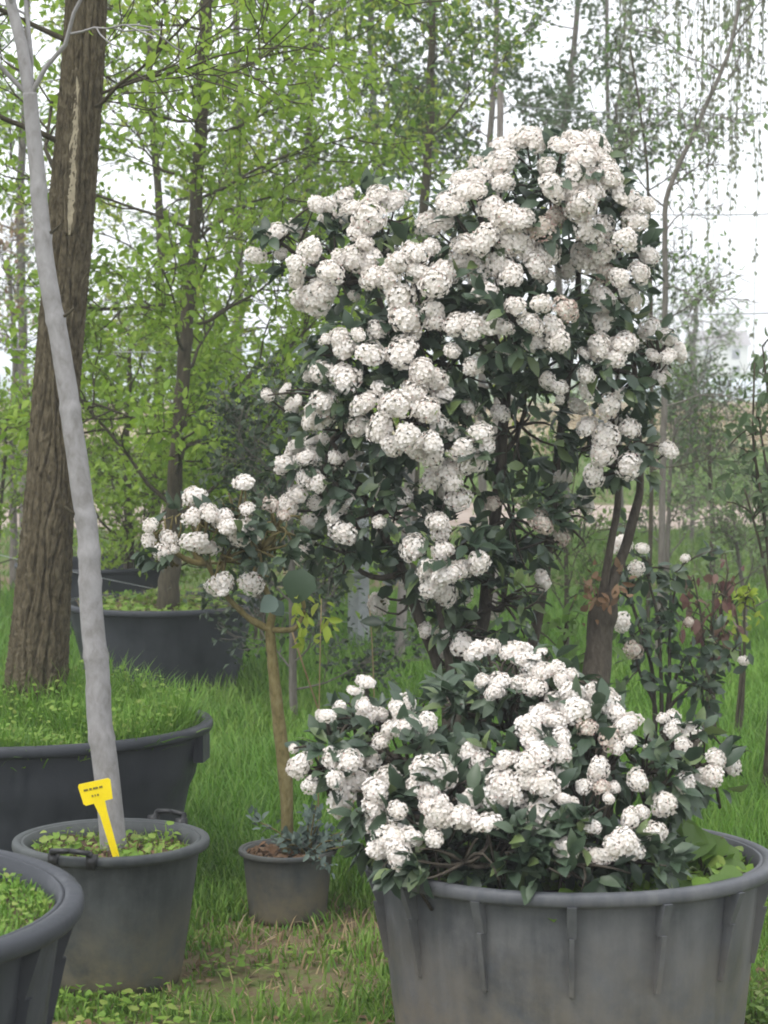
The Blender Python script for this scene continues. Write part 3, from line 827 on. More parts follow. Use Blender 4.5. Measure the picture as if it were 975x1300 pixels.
# ------------------------------------------------------------------ trees
def limb(p, d, L, r, lvl, P, out, lf, rg):
    n = 6 if lvl < 2 else 4
    pts = [p]; dd = np.array(d, float)
    for i in range(n):
        dd = norm(dd + rg.normal(0, P['wob'], 3) + np.array([0, 0, P['up'] / n]))
        pts.append(pts[-1] + dd * L / n)
    pts = np.array(pts)
    out.append((pts, np.linspace(r, r * .35, n + 1), lvl))
    if lvl >= P['lv'] - 1:
        k = int(P['lpt'] * (L / .3) * rg.uniform(.6, 1.4)) if lvl >= P['lv'] else int(P['lpt'] * .5)
        t = rg.uniform(.15, 1.05, k) * n
        i = np.minimum(t.astype(int), n - 1)
        q = pts[i] + (pts[i + 1] - pts[i]) * (t - i)[:, None]
        q = q + rg.normal(0, P.get('jit', .03), q.shape)
        ax = norm((pts[i + 1] - pts[i])) * .6 + rg.normal(0, .7, q.shape)
        lf.append((q, ax))
    if lvl < P['lv']:
        k = P['kids'][lvl] if isinstance(P['kids'], (list, tuple)) else P['kids']
        for j in range(k):
            t = (.25 + .75 * (j + rg.uniform(.2, .8)) / k) * n
            i = min(int(t), n - 1)
            q = pts[i] + (pts[i + 1] - pts[i]) * (t - i)
            ax = norm(pts[i + 1] - pts[i])
            o = norm(np.cross(ax, rg.normal(size=3)))
            limb(q, norm(ax * math.cos(P['spread']) + o * math.sin(P['spread'])), L * P['ratio'] * rg.uniform(.7, 1.2), r * .5, lvl + 1, P, out, lf, rg)

def tree(name, label, cat, trunk, radii, P, leaf, bark, size, seed, limbs, parts=0, tm=(SMALL,), group=None, trunk_n=10, start=.3, droop=0.0, extra_mats=(), zmax=None):
    """trunk: points; limbs: how many main limbs leave it"""
    rg = np.random.default_rng(seed)
    trunk = sm(trunk, 7)
    rad = np.interp(np.linspace(0, 1, len(trunk)), np.linspace(0, 1, len(radii)), radii)
    root = thing(name, tuple(trunk[0]), label, cat, group)
    mb = MB()
    tube(mb, trunk + np.concatenate([np.zeros((1, 3)), rg.normal(0, rad.mean() * .12, (len(trunk) - 2, 3)), np.zeros((1, 3))]), rad, trunk_n)
    mb.build('trunk', bark, root)
    LP, LA = [], []
    n = len(trunk)
    for j in range(limbs):
        t = (start + (1 - start) * (j + rg.uniform(0, 1)) / limbs) * (n - 1)
        i = min(int(t), n - 2)
        p = trunk[i] + (trunk[i + 1] - trunk[i]) * (t - i)
        az = j * 2.4 + rg.uniform(-.5, .5)
        el = P['el'] + rg.uniform(-.25, .25)
        d = np.array([math.cos(az) * math.cos(el), math.sin(az) * math.cos(el) * P.get('flat', 1), math.sin(el)])
        L = P['len'] * rg.uniform(.7, 1.25) * (1 - P.get('cone', .3) * (t / n))
        out, lf = [], []
        limb(p, norm(d), L, max(rad[i] * .30, .005), 0, P, out, lf, rg)
        bm = MB()
        for pts, rr, lv in out:
            tube(bm, pts, np.maximum(rr, .0018), 5 if lv == 0 else (4 if lv == 1 else 3), cap=False)
        bm.build('branch', bark, root)
        for q, a in lf:
            LP.append(q); LA.append(a)
    LP, LA = np.concatenate(LP), np.concatenate(LA)
    k = len(LP)
    A = norm(LA + np.array([0, 0, -droop]))
    Nn = norm(rg.normal(0, .55, (k, 3)) + np.array([0, -.15, 1]))
    S = size * rg.uniform(.6, 1.25, k)
    sel = rg.uniform(0, 1, k)
    mats = [(leaf, 1.0)] if not extra_mats else [(leaf, extra_mats[0][1])] + list(extra_mats[0:1])
    if extra_mats:
        e = sel < extra_mats[0][1]
        mb = MB(); scatter(mb, tm[0], LP[e], frames(A[e], Nn[e]), S[e]); mb.build('young_foliage', extra_mats[0][0], root, kind='stuff')
        LP, A, Nn, S = LP[~e], A[~e], Nn[~e], S[~e]
    if parts:
        global RNG
        place_leaves(root, LP, A, Nn, S, leaf, tm, parts)
    else:
        mb = MB(); scatter(mb, tm[0], LP, frames(A, Nn), S); mb.build('crown', leaf, root, kind='stuff')
    return root

def tp(*q): return [at(*a) for a in q]

# the furrowed trunk in the wide tub -----------------------------------
def furrowed_tree():
    rg = np.random.default_rng(21)
    d = 6.75
    keys = [(43, 905, 41), (45, 875, 40), (51, 800, 36.5), (58, 700, 33), (65, 600, 30), (71, 500, 29), (81, 380, 28.5), (87, 310, 28.5), (92, 250, 28.5), (98, 175, 27.5), (104, 100, 26.5), (110, 0, 25.5), (116, -160, 24), (125, -400, 19)]
    P = np.array([at(x, y, d) for x, y, _ in keys]); rr = np.array([w * mpp(d) for _, _, w in keys])
    P[0][2] = .45
    root = thing('furrowed_tree', tuple(P[0]), 'tree with thick furrowed brown trunk growing out of the weedy wide tub', 'tree')
    Q = sm(P, 12); rad = np.interp(np.linspace(0, 1, len(Q)), np.linspace(0, 1, len(rr)), rr)
    tq = np.linspace(0, 1, 420)
    rad = np.interp(tq, np.linspace(0, 1, len(Q)), rad)
    Q = np.stack([np.interp(tq, np.linspace(0, 1, len(Q)), Q[:, c_]) for c_ in range(3)], -1)
    n = 150
    a = np.arange(n) * 2 * math.pi / n
    zz = Q[:, 2][:, None]
    A_ = a[None]
    # plates of bark parted by deep cracks that wander, join and split
    w1 = 9 * A_ + 1.1 * np.sin(zz * 6.0 + 2 * A_) + .8 * np.sin(zz * 13 + 5 * A_ + 1) + .5 * np.sin(zz * 27 - 7 * A_)
    w2 = 14 * A_ + 1.3 * np.sin(zz * 8.5 - 3 * A_ + 2) + .8 * np.sin(zz * 19 + 4 * A_)
    c1 = np.clip(np.abs(np.sin(w1)) / .45, 0, 1) ** .8
    c2 = np.clip(np.abs(np.sin(w2)) / .35, 0, 1) ** .8
    cross = np.clip(np.abs(np.sin(zz * 30 + 2.5 * np.sin(9 * A_) + 3 * np.sin(4 * A_))) / .25, 0, 1)
    rd = rad[:, None] * (.73 + .19 * c1 + .07 * c2 + .03 * cross + .02 * rg.normal(size=(len(Q), n)) * c1)
    v = np.stack([Q[:, 0][:, None] + rd * np.cos(a), Q[:, 1][:, None] + rd * np.sin(a), np.repeat(zz, n, 1)], -1)
    k = len(Q)
    i = np.arange(k - 1)[:, None] * n; j = np.arange(n)[None]; j2 = (j + 1) % n
    q = np.stack([i + j, i + j2, i + n + j2, i + n + j], -1).reshape(-1, 4)
    mb = MB(); mb.add(v.reshape(-1, 3), q)
    mb.build('trunk', M['rough_bark'], root)
    # long bare strip where the bark has come away
    st = MB()
    m = 40
    yy = np.linspace(90, 298, m)
    cx = np.interp(yy, [90, 200, 298], [97, 92, 88])
    hw = np.interp(yy, [90, 110, 250, 298], [2, 6.5, 7.5, 3])
    for s in range(1):
        L, Rr, C = [], [], []
        for y_, c_, h_ in zip(yy, cx, hw):
            rz = np.interp(y_, [k_[1] for k_ in keys[::-1]], [k_[2] for k_ in keys[::-1]]) * mpp(d)
            tx = np.interp(y_, [k_[1] for k_ in keys[::-1]], [k_[0] for k_ in keys[::-1]])
            for lst, xx in ((L, c_ - h_), (C, c_), (Rr, c_ + h_)):
                off = (xx - tx) * mpp(d)
                yd = d - math.sqrt(max(1e-6, (rz * 1.03) ** 2 - off ** 2))
                lst.append(at(xx, y_, yd))
        vv = np.concatenate([L, C, Rr])
        ii = np.arange(m - 1)
        st.add(vv, np.concatenate([np.stack([ii, ii + m, ii + m + 1, ii + 1], -1), np.stack([ii + m, ii + 2 * m, ii + 2 * m + 1, ii + m + 1], -1)]))
    sp_ = st.build('bare_wood_strip', M['bare'], root)
    for side_ in (L, Rr):
        eb = MB(); tube(eb, np.array(side_) + rg.normal(0, .0015, (m, 3)), .0055, 6); eb.build('healed_edge', M['rough_bark'], sp_)
    # limbs
    Pp = dict(lv=2, kids=[5, 4], ratio=.55, spread=.75, up=.15, wob=.16, lpt=7, el=.4, jit=.03)
    specs = [((95, 190), (-.8, -.25, .55), .7, .010), ((100, 130), (.85, -.2, .4), .7, .0055), ((98, 150), (.75, -.35, .5), .6, .007), ((103, 60), (-.7, -.4, .3), .8, .009), ((90, 250), (-.5, .5, .6), .8, .008),
             ((108, 0), (.8, .1, .3), .9, .016), ((108, 0), (-.8, .2, .3), .9, .016), ((112, -120), (.5, -.6, .3), 1.0, .016), ((116, -200), (-.6, -.5, .4), 1.0, .016), ((118, -260), (.8, .4, .4), 1.0, .016), ((122, -380), (.1, -.2, 1), .8, .014)]
    LP, LA = [], []
    for (x, y), dr, L, r in specs:
        out, lf = [], []
        limb(at(x, y, d), norm(dr), L, r, 0, Pp, out, lf, rg)
        bm = MB()
        for pts, r_, lv in out: tube(bm, pts, np.maximum(r_, .002), 6 if lv == 0 else 4, cap=False)
        bm.build('branch', M['dark_bark'], root)
        for q_, a_ in lf: LP.append(q_); LA.append(a_)
    LP, LA = np.concatenate(LP), np.concatenate(LA)
    pj = proj(LP)
    place_leaves(root, LP, norm(LA + [0, 0, -.2]), norm(rg.normal(0, .5, LP.shape) + [0, -.2, 1]), rg.uniform(.025, .055, len(LP)), M['bright'], (LEAF, LEAF_B), 150)
furrowed_tree()

# the smooth grey leaning tree in the round pot -------------------------
def grey_tree():
    rg = np.random.default_rng(31)
    d = 5.62
    keys = [(148, 1092, 17.5), (146, 1060, 17), (140, 1000, 16.5), (133, 935, 16.5), (126, 830, 15.5), (119, 740, 14.5), (110, 655, 13.5), (101, 580, 13.5), (90, 515, 13), (80, 460, 12.5), (72, 405, 12), (60, 330, 11.5), (50, 260, 10.5), (42, 195, 10), (37, 145, 9.5), (35, 118, 9)]
    P = np.array([at(x, y, d) for x, y, _ in keys]); P[0][2] = .31
    root = thing('grey_tree', tuple(P[0]), 'leaning young tree with smooth pale grey stem growing in the handled pot', 'tree')
    Q = sm(P, 9)
    tt = np.linspace(0, 1, len(Q))
    rad = np.interp(tt, np.linspace(0, 1, len(keys)), [k[2] * mpp(d) for k in keys])
    pj = proj(Q)[:, 1]
    for y in (935, 880, 830, 740, 700, 655, 520, 405, 300, 240):
        rad = rad * (1 + .13 * np.exp(-((pj - y) / 4.5) ** 2) - .03 * np.exp(-((pj - y + 12) / 6) ** 2))
        Q[:, 0] += .003 * np.tanh((pj - y) / 25) * (1 if y % 20 else -1)
    mb = MB(); tube(mb, Q, rad, 20); mb.build('trunk', M['grey_bark'], root)
    for y, s in ((408, 1), (655, -1), (300, 1)):
        i = np.argmin(abs(pj - y)); b = MB()
        e = Q[i] + np.array([.05 * s, -.02, .03])
        tube(b, bez(Q[i], (Q[i] + e) / 2 + np.array([0, 0, -.01]), e, 6), np.linspace(.006, .003, 6), 6)
        b.build('twig_stub', M['dark_bark'], root)
    Pp = dict(lv=2, kids=[4, 4], ratio=.5, spread=.7, up=.3, wob=.14, lpt=5, el=.4, jit=.02)
    LP, LA = [], []
    for dr, L, r in (((-.12, 0, 1), .8, .0172), ((.45, -.1, .8), .5, .007), ((-.9, -.2, .7), .5, .007), ((.1, .3, 1), .6, .007)):
        out, lf = [], []
        limb(Q[-1] - np.array([0, 0, .01]), norm(dr), L, r, 0, Pp, out, lf, rg)
        bm = MB()
        for pts, r_, lv in out: tube(bm, pts, np.maximum(r_, .0022), 8 if lv == 0 else 4, cap=False)
        bm.build('branch', M['grey_bark'], root)
        for q_, a_ in lf: LP.append(q_); LA.append(a_)
    LP, LA = np.concatenate(LP), np.concatenate(LA)
    place_leaves(root, LP, norm(LA), norm(rg.normal(0, .6, LP.shape) + [0, -.2, 1]), rg.uniform(.015, .04, len(LP)), M['bright'], (LEAF, LEAF_C), 60)
grey_tree()

AIRY = dict(lv=2, kids=[7, 6], ratio=.5, spread=.8, up=.25, wob=.15, lpt=8, el=.35, len=1.0, jit=.035, cone=.35)
# bright young tree in the deep tub
tree('young_tree', 'bright green young tree with dark stem in the deep black tub', 'tree', tp((212, 790, 10.4), (218, 690, 10.4), (226, 560, 10.4), (236, 420, 10.4), (248, 280, 10.4), (256, 150, 10.4), (262, 0, 10.4), (268, -200, 10.4)),
     [.06, .04, .034, .032, .03, .03, .028, .02], dict(AIRY, len=.95, lpt=17), M['bright'], M['dark_bark'], .05, 41, 26, parts=200, tm=(LEAF, LEAF_B), start=.15)
tree('bushy_shrub', 'bushy bright green shrub behind the deep tub', 'shrub', [onz(330, 830), *tp((330, 700, 12.2), (320, 580, 12.2), (325, 460, 12.2))], [.035, .03, .02, .012],
     dict(AIRY, len=.9, lpt=24, el=.5), M['bright'], M['dark_bark'], .05, 42, 18, start=.1)
tree('bushy_shrub', 'green shrub beside the furrowed trunk, above the far tub', 'shrub', [onz(165, 810), *tp((165, 700, 12.9), (160, 580, 12.9), (165, 440, 12.9))], [.035, .03, .02, .012],
     dict(AIRY, len=.85, lpt=15, el=.55), M['bright'], M['dark_bark'], .048, 43, 16, start=.1)
tree('evergreen_shrub', 'dark grey-green evergreen shrub left of the tall viburnum', 'shrub', [onz(372, 930), *tp((372, 760, 9.4), (368, 640, 9.4), (368, 540, 9.4))], [.018, .016, .013, .008],
     dict(AIRY, len=.42, lpt=20, el=.45), M['dark'], M['mid_bark'], .038, 44, 17, start=.06)
# thin-stemmed trees
spec = [
    ('slender_tree', 'slender tree with yellow-green leaves behind the young tree', (190, 14.0), [(200, 600), (205, 300), (190, 100), (185, -200)], .035, 'yellow', .05, 51, 15, dict(len=1.0, lpt=10)),
    ('slender_tree', 'light green leafy tree between the young tree and tall viburnum', (400, 14.5), [(395, 600), (385, 350), (395, 100), (400, -200)], .035, 'bright', .055, 52, 18, dict(len=1.15, lpt=12)),
    ('slender_tree', 'yellow-green tree whose leafy tips rise beside the viburnum crown', (520, 13.5), [(525, 600), (530, 350), (545, 180), (548, 60), (550, -140)], .04, 'mid', .055, 53, 16, dict(len=.95, lpt=14)),
    ('grey_green_tree', 'tall grey-green tree above the left of the viburnum crown', (480, 18.0), [(485, 500), (480, 250), (470, 50), (470, -250)], .042, 'greygreen', .065, 54, 20, dict(len=1.4, lpt=10)),
    ('grey_green_tree', 'tall grey-green tree with pale stem above the viburnum top', (612, 17.0), [(612, 500), (618, 250), (630, 50), (640, -250)], .036, 'greygreen', .062, 55, 20, dict(len=1.3, lpt=10)),
    ('grey_green_tree', 'twin-limbed grey-green tree above the right of the viburnum crown', (720, 18.5), [(715, 500), (705, 250), (730, 60), (745, -250)], .04, 'greygreen', .065, 56, 18, dict(len=1.25, lpt=10)),
    ('grey_green_tree', 'grey-green tree reaching towards the weeping tree', (790, 20.0), [(785, 500), (775, 250), (770, 50), (775, -250)], .03, 'greygreen', .06, 57, 9, dict(len=.9, lpt=5)),
    ('pale_tree', 'pale leafy tree far behind the grey leaning stem', (30, 19.0), [(30, 500), (25, 250), (35, 50), (30, -200)], .05, 'pale', .06, 58, 16, dict(len=1.4, lpt=10)),
    ('pale_tree', 'pale green tree behind the thin-stemmed ones', (300, 22.0), [(300, 500), (305, 250), (300, 50), (300, -200)], .06, 'pale', .07, 59, 16, dict(len=1.5, lpt=7)),
    ('pinkish_shrub', 'shrub with pinkish new leaves left of the furrowed trunk', (15, 15.5), [(15, 560), (20, 440), (10, 330)], .03, 'pinkish', .045, 60, 12, dict(len=.65, lpt=8)),
    ('slender_sapling', 'slender grey sapling with sparse leaves right of the viburnum', (838, 11.0), [(842, 600), (845, 400), (843, 250), (885, 160), (930, 60), (950, -80)], .018, 'pale', .04, 61, 13, dict(len=.55, lpt=5)),
    ('slender_sapling', 'thin twin-stemmed sapling behind the right edge of the viburnum', (824, 12.5), [(828, 600), (826, 350), (822, 200), (800, 60)], .014, 'mid', .04, 62, 10, dict(len=.5, lpt=5)),
    ('twiggy_shrub', 'sparse twiggy green shrub on the lawn beside the dirt track', (905, 15.0), [(905, 660), (900, 580), (905, 500)], .02, 'mid', .04, 63, 10, dict(len=.5, lpt=7, el=.7)),
    ('twiggy_shrub', 'low light green shrub right behind the tall viburnum', (845, 13.0), [(848, 690), (850, 600), (858, 530)], .018, 'greygreen', .04, 64, 9, dict(len=.45, lpt=8, el=.7)),
    ('leafy_shrub', 'loose bright green shrub on the far lawn, left of the furrowed trunk', (-5, 14.0), [(-5, 700), (5, 600), (10, 520)], .02, 'bright', .045, 66, 12, dict(len=.5, lpt=14, el=.6)),
    ('leafy_shrub', 'loose pale green shrub on the lawn behind the red-leaved one', (950, 12.0), [(945, 760), (935, 690), (930, 640)], .016, 'pale', .04, 67, 11, dict(len=.42, lpt=9, el=.7)),
    ('leafy_shrub', 'loose yellow-green shrub between tall viburnum and red-leaved shrub', (720, 11.5), [(720, 780), (718, 690), (712, 620)], .016, 'mid', .04, 68, 11, dict(len=.42, lpt=9, el=.7)),
    ('leafy_shrub', 'grey-green shrub beside the dirt track, past the sapling', (880, 19.0), [(880, 620), (885, 560), (880, 500)], .02, 'greygreen', .05, 69, 12, dict(len=.6, lpt=9, el=.6)),
    ('green_tree', 'mid green tree far beyond the dirt track, under the weeping strands', (880, 45.0), [(880, 440), (885, 380)], .09, 'pale', .10, 65, 12, dict(len=1.3, lpt=3)),
]
for nm, lab, (bx, d), pts, r, mt, sz, seed, nl, kw in spec:
    g = at(bx, 470, d); g[2] = 0
    T = [g] + tp(*[(x, y, d) for x, y in pts])
    PP = dict(AIRY); PP.update(kw)
    tree(nm, lab, 'shrub' if 'shrub' in nm else ('sapling' if 'sapling' in nm else 'tree'), T, list(np.linspace(r, r * .45, len(T))), PP, M[mt],
         M['mid_bark'] if mt in ('greygreen', 'pale', 'pinkish') else M['dark_bark'], sz, seed, nl, start=.22,
         extra_mats=((M['yellow'], .25),) if seed in (52, 53) else ())

# weeping tree on the right
def weeping():
    rg = np.random.default_rng(71)
    d = 14.0
    g = at(1040, 470, d); g[2] = 0
    T = sm([g, at(1040, 300, d), at(1030, 50, d), at(1010, -250, d), at(990, -420, d)], 8)
    root = thing('weeping_tree', tuple(g), 'weeping tree trailing long thin strands against the white sky', 'tree')
    mb = MB(); tube(mb, T, np.linspace(.09, .04, len(T)), 10); mb.build('trunk', M['mid_bark'], root)
    LP = []
    for j in range(13):
        i = rg.integers(len(T) // 2, len(T))
        az = rg.uniform(math.pi * .6, math.pi * 1.4) if j < 12 else rg.uniform(-1, 1)
        L = rg.uniform(.5, 1.25)
        e = T[i] + np.array([math.cos(az) * L, math.sin(az) * L * 1.2, rg.uniform(-.1, .4)])
        B = bez(T[i], (T[i] + e) / 2 + np.array([0, 0, .35]), e, 9)
        bm = MB(); tube(bm, B, np.linspace(.018, .006, 9), 5)
        for k in range(8):
            s = B[rg.integers(3, 9)] + rg.normal(0, .04, 3)
            # each strand hangs to its own length
            ln = rg.uniform(.8, 2.9)
            z1 = max(s[2] - ln, 1.4)
            m = 10
            tt = np.linspace(0, 1, m)
            hang = np.stack([s[0] + .03 * np.sin(tt * 3 + k) - .12 * tt * (1 - tt), s[1] + .03 * np.cos(tt * 4 + k), s[2] + (z1 - s[2]) * tt], -1)
            tube(bm, hang, np.linspace(.0045, .002, m), 3, cap=False)
            c = int(20 * (s[2] - z1))
            u = rg.uniform(.1, 1, c) * (m - 1)
            ii = np.minimum(u.astype(int), m - 2)
            LP.append(hang[ii] + (hang[ii + 1] - hang[ii]) * (u - ii)[:, None] + rg.normal(0, .008, (c, 3)))
        bm.build('branch', M['catkin'], root)
    LP = np.concatenate(LP); k = len(LP)
    A = norm(rg.normal(0, .35, (k, 3)) + [0, 0, -1]); Nn = norm(rg.normal(size=(k, 3)) + [0, -.6, 0])
    mb = MB(); scatter(mb, SMALL, LP, frames(A, Nn), rg.uniform(.02, .05, k) * 1.0); mb.build('crown', M['catkin'], root, kind='stuff')
weeping()

# ------------------------------------------------------------------ small plants on the right
k = 46
P = np.array([at(x, y, 6.42) for x, y in zip(RNG.normal(763, 20, k), RNG.normal(748, 17, k))]) + RNG.normal(0, .04, (k, 3)) * [0, 1, 0]
place_leaves(tall, P, norm(RNG.normal(size=(k, 3)) + [0, 0, -.7]), norm(RNG.normal(size=(k, 3)) + [0, -1, .3]), RNG.uniform(.02, .045, k), M['rust'], parts=60, name='withered_leaf')

def loose_shrub(name, label, base_px, d, stems, leafs, mat, size, seed, parts, bark, flowers=(), droop=.3, n_per=16, tm=(LEAF, LEAF_B, LEAF_C)):
    rg = np.random.default_rng(seed)
    g = at(base_px, 470, d); g[2] = 0
    root = thing(name, tuple(g), label, 'shrub')
    LP, LA = [], []
    for pts in stems:
        T = sm([g + rg.normal(0, .02, 3) * [1, 1, 0]] + [at(x, y, d + dd) for x, y, dd in pts], 7)
        mb = MB(); tube(mb, T, np.linspace(.009, .003, len(T)), 6)
        for _ in range(6):
            i = rg.integers(len(T) // 2, len(T)); e = T[i] + norm(rg.normal(size=3) + [0, 0, .4]) * rg.uniform(.06, .14)
            B = bez(T[i], (T[i] + e) / 2 + [0, 0, .02], e, 5)
            tube(mb, B, np.linspace(.004, .002, 5), 4)
            q = B[rg.integers(1, 5, n_per)] + rg.normal(0, .018, (n_per, 3)); LP.append(q); LA.append(np.repeat(norm(e - T[i])[None], n_per, 0))
        mb.build('stem', bark, root)
        k = n_per
        i = rg.integers(len(T) // 2, len(T), k); LP.append(T[i] + rg.normal(0, .02, (k, 3))); LA.append(np.zeros((k, 3)))
    LP, LA = np.concatenate(LP), np.concatenate(LA); k = len(LP)
    place_leaves(root, LP, norm(LA * .6 + rg.normal(0, .6, (k, 3)) + [0, 0, -droop]), norm(rg.normal(0, .6, (k, 3)) + [0, -.5, .7]), size * rg.uniform(.6, 1.2, k), mat, tm, parts)
    for x, y, dia, fd in flowers:
        q = at(x, y, d - .06); s = dia * 1.15 * mpp(d)
        dd = norm(np.array([0, -.7, .5]) + rg.normal(0, .25, 3)); side = norm(np.cross(dd, rg.normal(size=3)))
        Mx = np.eye(4); Mx[:3, :3] = frames(side[None], dd[None])[0] * s; Mx[:3, 3] = q
        inst('flower_cluster', (FADED if fd else FLOWER)[rg.integers(3)], root, Mx)
        mb = MB(); j = np.argmin(((LP - q) ** 2).sum(1)); tube(mb, bez(LP[j], (LP[j] + q) / 2 + [0, 0, -.02], q - dd * s * .3, 5), .0025, 4); mb.build('flower_stalk', bark, root)
    return root
loose_shrub('sparse_viburnum', 'sparse dark-leaved viburnum with few single white heads, right of the tall one', 835, 7.5,
            [[(830, 850, 0), (800, 760, 0), (790, 700, 0)], [(840, 870, 0), (835, 780, .05), (815, 705, .05)], [(850, 880, 0), (870, 830, 0), (925, 845, 0)], [(850, 870, 0), (850, 790, .05), (862, 720, .05)], [(845, 900, -.05), (890, 860, -.05), (905, 880, -.05)], [(835, 900, 0), (810, 850, 0), (800, 800, 0)]],
            None, M['viburnum'], .058, 81, 200, M['viburnum_twig'], [(787, 692, 28, 0), (815, 697, 17, 0), (808, 722, 20, 0), (790, 790, 25, 0), (805, 825, 24, 1), (870, 709, 12, 0), (875, 790, 13, 1), (944, 839, 14, 0)], n_per=9)
loose_shrub('red_leaved_shrub', 'shrub with drooping dark red leaves at the lawn edge', 905, 8.6,
            [[(900, 880, 0), (890, 780, 0), (880, 730, 0)], [(905, 880, 0), (915, 780, 0), (925, 720, 0)], [(905, 860, 0), (905, 790, -.05), (905, 750, -.05)], [(900, 850, 0), (905, 760, .1), (945, 735, .1)], [(905, 850, 0), (905, 780, 0), (910, 800, -.08)]],
            None, M['red'], .055, 82, 120, M['dark_bark'], droop=1.6, n_per=3)
loose_shrub('yellow_leaved_plant', 'small yellow-green leaved plant beside the red-leaved shrub', 945, 8.9,
            [[(942, 850, 0), (935, 780, 0), (925, 760, 0)], [(945, 850, 0), (945, 770, 0), (950, 745, 0)]], None, M['yellow'], .06, 83, 50, M['dark_bark'], n_per=4)
loose_shrub('upright_shrub', 'upright green shrub with pointed leaves right of the sapling', 985, 7.8,
            [[(985, 800, 0), (970, 650, 0), (955, 560, 0), (958, 460, 0)], [(988, 800, 0), (985, 620, 0), (975, 500, 0), (968, 440, 0)], [(985, 800, 0), (965, 690, 0), (945, 620, 0)], [(990, 800, 0), (1010, 600, 0), (1015, 430, 0)], [(988, 800, 0), (990, 640, -.1), (972, 590, -.1), (960, 510, -.1)]],
            None, M['greygreen'], .06, 84, 150, M['dark_bark'], droop=-.5, n_per=7, tm=(LEAF_C,))
loose_shrub('green_undergrowth', 'leafy green plant under the tall viburnum, rising behind the low one', 690, 7.1,
            [[(690, 900, 0), (680, 820, 0), (660, 780, 0)], [(695, 900, 0), (715, 820, 0), (720, 780, 0)], [(690, 900, 0), (700, 850, -.1), (735, 840, -.1)], [(690, 900, 0), (650, 850, 0), (620, 830, 0)]], None, M['mid'], .065, 85, 80, M['dark_bark'], n_per=6)

# ------------------------------------------------------------------ yellow tag in the round pot
def plant_tag():
    d = 5.44
    root = thing('plant_tag', tuple(at(147, 1092, d)), 'yellow T-shaped plastic plant tag stuck in the handled pot', 'tag')
    def plate(name, poly, th, mat, dy=0.0):
        k = len(poly)
        f = np.array([at(x, y, d + dy) for x, y in poly]); b = f + np.array([0, th, 0])
        mb = MB()
        mb.v.append(np.concatenate([f, b]).astype(np.float32)); mb.r.append(np.zeros(2 * k, np.float32)); mb.n = 2 * k
        mb.f.append(np.arange(k)[None]); mb.m.append(np.zeros(1, np.int32))
        mb.f.append((np.arange(k)[::-1] + k)[None]); mb.m.append(np.zeros(1, np.int32))
        i = np.arange(k); j = (i + 1) % k
        mb.f.append(np.stack([i, i + k, j + k, j], -1)); mb.m.append(np.zeros(k, np.int32))
        return mb.build(name, mat, root, smooth=False)
    plate('label_plate', [(100, 996), (137, 988), (140, 990), (143, 1014), (128, 1018), (109, 1023), (106, 1021), (99, 999)], .003, M['yellow_tag'])
    plate('stake', [(118, 1018), (133, 1015), (136, 1030), (151, 1085), (152, 1096), (147, 1104), (143, 1088), (127, 1036)], .0026, M['yellow_tag'], .0002)
    ax, ay = np.array([37, -8.0]) / 37.9, np.array([8, 37.0]) / 37.9
    # two lines of print, too small to read in the photograph
    for row, (x0, runs) in enumerate((((105, 1003)), ((111, 1012))) and [((106, 1002.5), [7, 5, 8, 6]), ((116, 1009.5), [4, 3, 4])]):
        q = np.array(x0, float)
        for L in runs:
            h = 2.6
            poly = [q, q + ax * (L - 1.6), q + ax * (L - 1.6) + ay * h, q + ay * h]
            plate('print_mark', [tuple(z) for z in poly], .0006, M['ink'], -.0012)
            q = q + ax * L
plant_tag()

# ------------------------------------------------------------------ posts, stake, wires
def post(name, label, x, d, w, z1, mat, lean=0.0, n=4):
    g = at(x, 470, d); g[2] = 0
    mb = MB()
    k = 8
    pts = np.array([g + np.array([lean * t, 0, -0.05 + (z1 + .05) * t]) for t in np.linspace(0, 1, k)])
    tube(mb, pts, np.linspace(w / 2, w / 2 * .9, k) * (1.25 if n == 4 else 1), n)
    o = mb.build(name, mat, smooth=n > 4)
    bv = o.modifiers.new('edge', 'BEVEL'); bv.width = .006; bv.segments = 2
    return tag(o, label, 'post')
post('concrete_post', 'square grey concrete post standing behind the viburnum standard', 455, 12.0, .10, 1.35, M['concrete'])
post('wooden_stake', 'leaning weathered wooden stake beside the concrete post', 505, 11.2, .058, 1.2, M['stake'], .07, 10)
post('training_post', 'tall thin grey post behind the tall viburnum', 628, 13.2, .045, 3.25, M['stake'], 0.03, 10)
post('training_post', 'thin grey post past the upright shrub, holding the wires', 1020, 13.2, .06, 3.3, M['stake'], 0, 10)
post('concrete_post', 'square grey concrete post at the far end of the low taut wire', -60, 12.0, .10, 1.9, M['concrete'])
def wire(label, a, b, r, sag=.03):
    mb = MB()
    t = np.linspace(0, 1, 14)[:, None]
    P = a + (b - a) * t; P[:, 2] -= (4 * sag * t * (1 - t))[:, 0]
    tube(mb, P, r, 5)
    tag(mb.build('wire', M['wire']), label, 'wire')
wire('low taut wire running to the concrete post', at(-60, 690, 12.0), at(455, 792, 12.0), .002)
wire('wire at eye height running behind the young tree', at(-60, 440, 12.0), at(455, 440, 12.0) * 1, .003)
for y, lab in ((138, 'top wire strung between the thin training posts'), (266, 'middle wire strung between the thin training posts'), (392, 'lowest wire strung between the thin training posts')):
    wire(lab, at(633, y - 4, 13.2), at(1020, y + 4, 13.2), .004)

